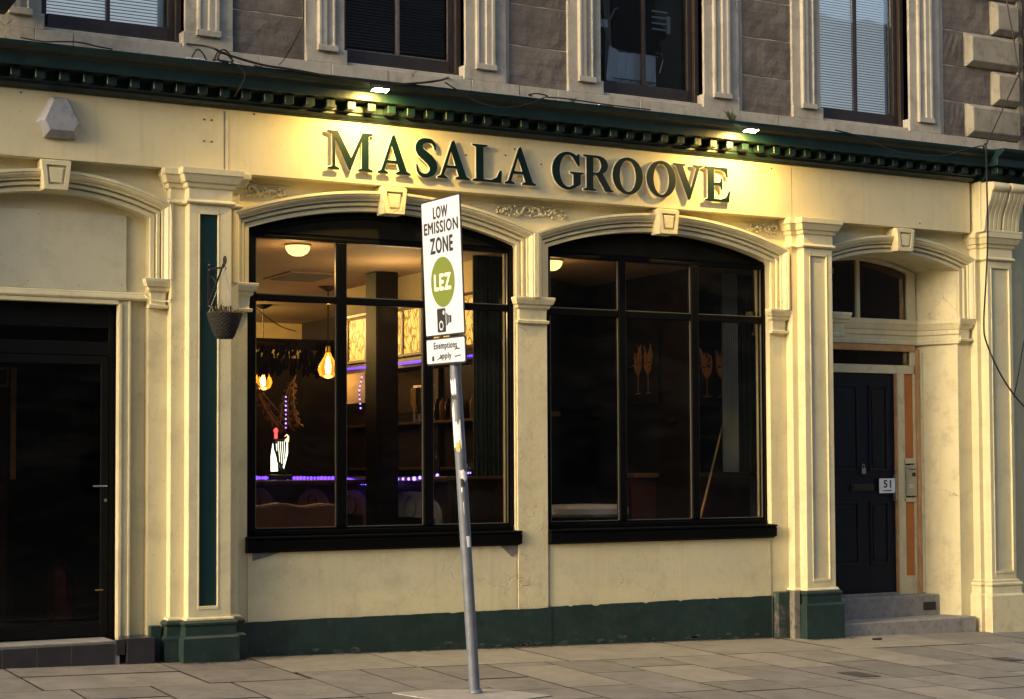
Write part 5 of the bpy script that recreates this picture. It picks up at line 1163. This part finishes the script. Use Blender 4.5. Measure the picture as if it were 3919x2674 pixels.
# ---------------------------------------------------------------- lantern at top left
lt = empty('wall_lantern', (-2.0, -.32, 5.0), 'dark box lantern cut off at the top left corner', 'lantern')
MB().extz([(-.3, -.12), (.10, -.12), (.10, .12), (-.3, .12)], -.06, .5).build('case', M_iron, lt, .01)
MB().add([(-.3, -.12, -.061), (.10, -.12, -.061), (.10, .12, -.061), (-.3, .12, -.061), (-.25, -.06, -.18), (.02, -.06, -.18), (.02, .06, -.18), (-.25, .06, -.18)], [(0,1,5,4), (1,2,6,5), (2,3,7,6), (3,0,4,7), (4,5,6,7), (3,2,1,0)]).build('base', M_iron, lt)
MB().box(-.12, -.08, .12, .4, .1, .14).build('arm', M_iron, lt)
# ---------------------------------------------------------------- weeds and litter
rnd = random.Random(9)
def weed(x, y, z, label, n=26, s=.09):
    mb = MB()
    for k in range(n):
        a = rnd.uniform(0, 6.28); L = rnd.uniform(.3, 1)*s; dx, dy = math.cos(a)*L*.8, math.sin(a)*L*.5; w = .004
        mb.add([(x-w, y, z), (x+w, y, z), (x+dx*.6+w, y+dy*.6, z+L*.8), (x+dx, y+dy, z+L), (x+dx*.6-w, y+dy*.6, z+L*.8)], [(0,1,2,3,4)])
    tag(mb.build('weed', M_leaf, None, fix=False), label, 'weed')
weed(4.62, -.05, 4.66, 'dry weed growing on the cornice at the third window corner', 50, .14)
weed(2.93, -.02, 4.67, 'small weed growing on the cornice under the second stone panel', 14, .10)
weed(5.31, -.02, 4.66, 'tiny weed on the cornice below the third stone panel', 10, .06)
lit = MB()
for k in range(46):
    x, y = rnd.uniform(-2, 6.5), rnd.uniform(-3.4, -.2); r_ = rnd.uniform(.004, .011); z = gz(x, y)+.008
    lit.add([(x-r_, y-r_*.8, z), (x+r_, y-r_, z), (x+r_*.8, y+r_, z), (x-r_*.7, y+r_*.9, z)], [(0,1,2,3)])
tag(lit.build('gum_spots', mat('old_gum', (.38, .36, .32), .8, bump=0), None, fix=False), 'pale flattened gum spots scattered on the pavement', 'gum', kind='stuff')
gm = MB()
for k in range(520):
    x = rnd.uniform(-.95, 5.85); yw_ = .08 if (x > -.05 and x < 5.1) else (-.16 if (-.62 < x < -.1 or x > 5.35) else .05); y = yw_-abs(rnd.gauss(0, .022)); r_ = rnd.uniform(.004, .02); z = gz(x, y)+.0045
    gm.add([(x-r_*1.6, y-r_*.3, z), (x+r_*.2, y-r_*.5, z), (x+r_*1.7, y+r_*.1, z), (x+r_*.3, y+r_*.5, z+.003), (x-r_, y+r_*.4, z)], [(0,1,2,3,4)])
tag(gm.build('wall_foot_grime', mat('mossy_grime', (.045, .042, .03), .95, var=.4, vscale=30, bump=0), None, fix=False), 'dark grime and grit gathered where the plinth meets the pavement', 'grime', kind='stuff')
lg_ = MB().tube([(5.93, -.36, gz(5.93, -.36)+.012), (6.02, -.38, gz(6.0, -.38)+.014)], [.008, .012], 8); tag(lg_.build('litter_scrap', M_print, None), 'small black scrap of litter on the pavement by the steps', 'litter')
# ---------------------------------------------------------------- opposite side of the street (seen only mirrored in the glass)
op = MB().box(-45, 45, -32, -24, -.5, 14)
for f_ in range(3):
    for k in range(30):
        x = -43+k*3; op.cm = 1; op.box(x, x+1.1, -24.03, -23.98, 1+f_*3.3, 3+f_*3.3); op.cm = 0
tag(op.build('street_terrace', [mat('opposite_stone', (.10, .09, .08), .9), mat('opposite_window', (.015, .015, .02), .2, bump=0)], None), 'dark tenement terrace across the street mirrored in the shop glass', kind='structure')
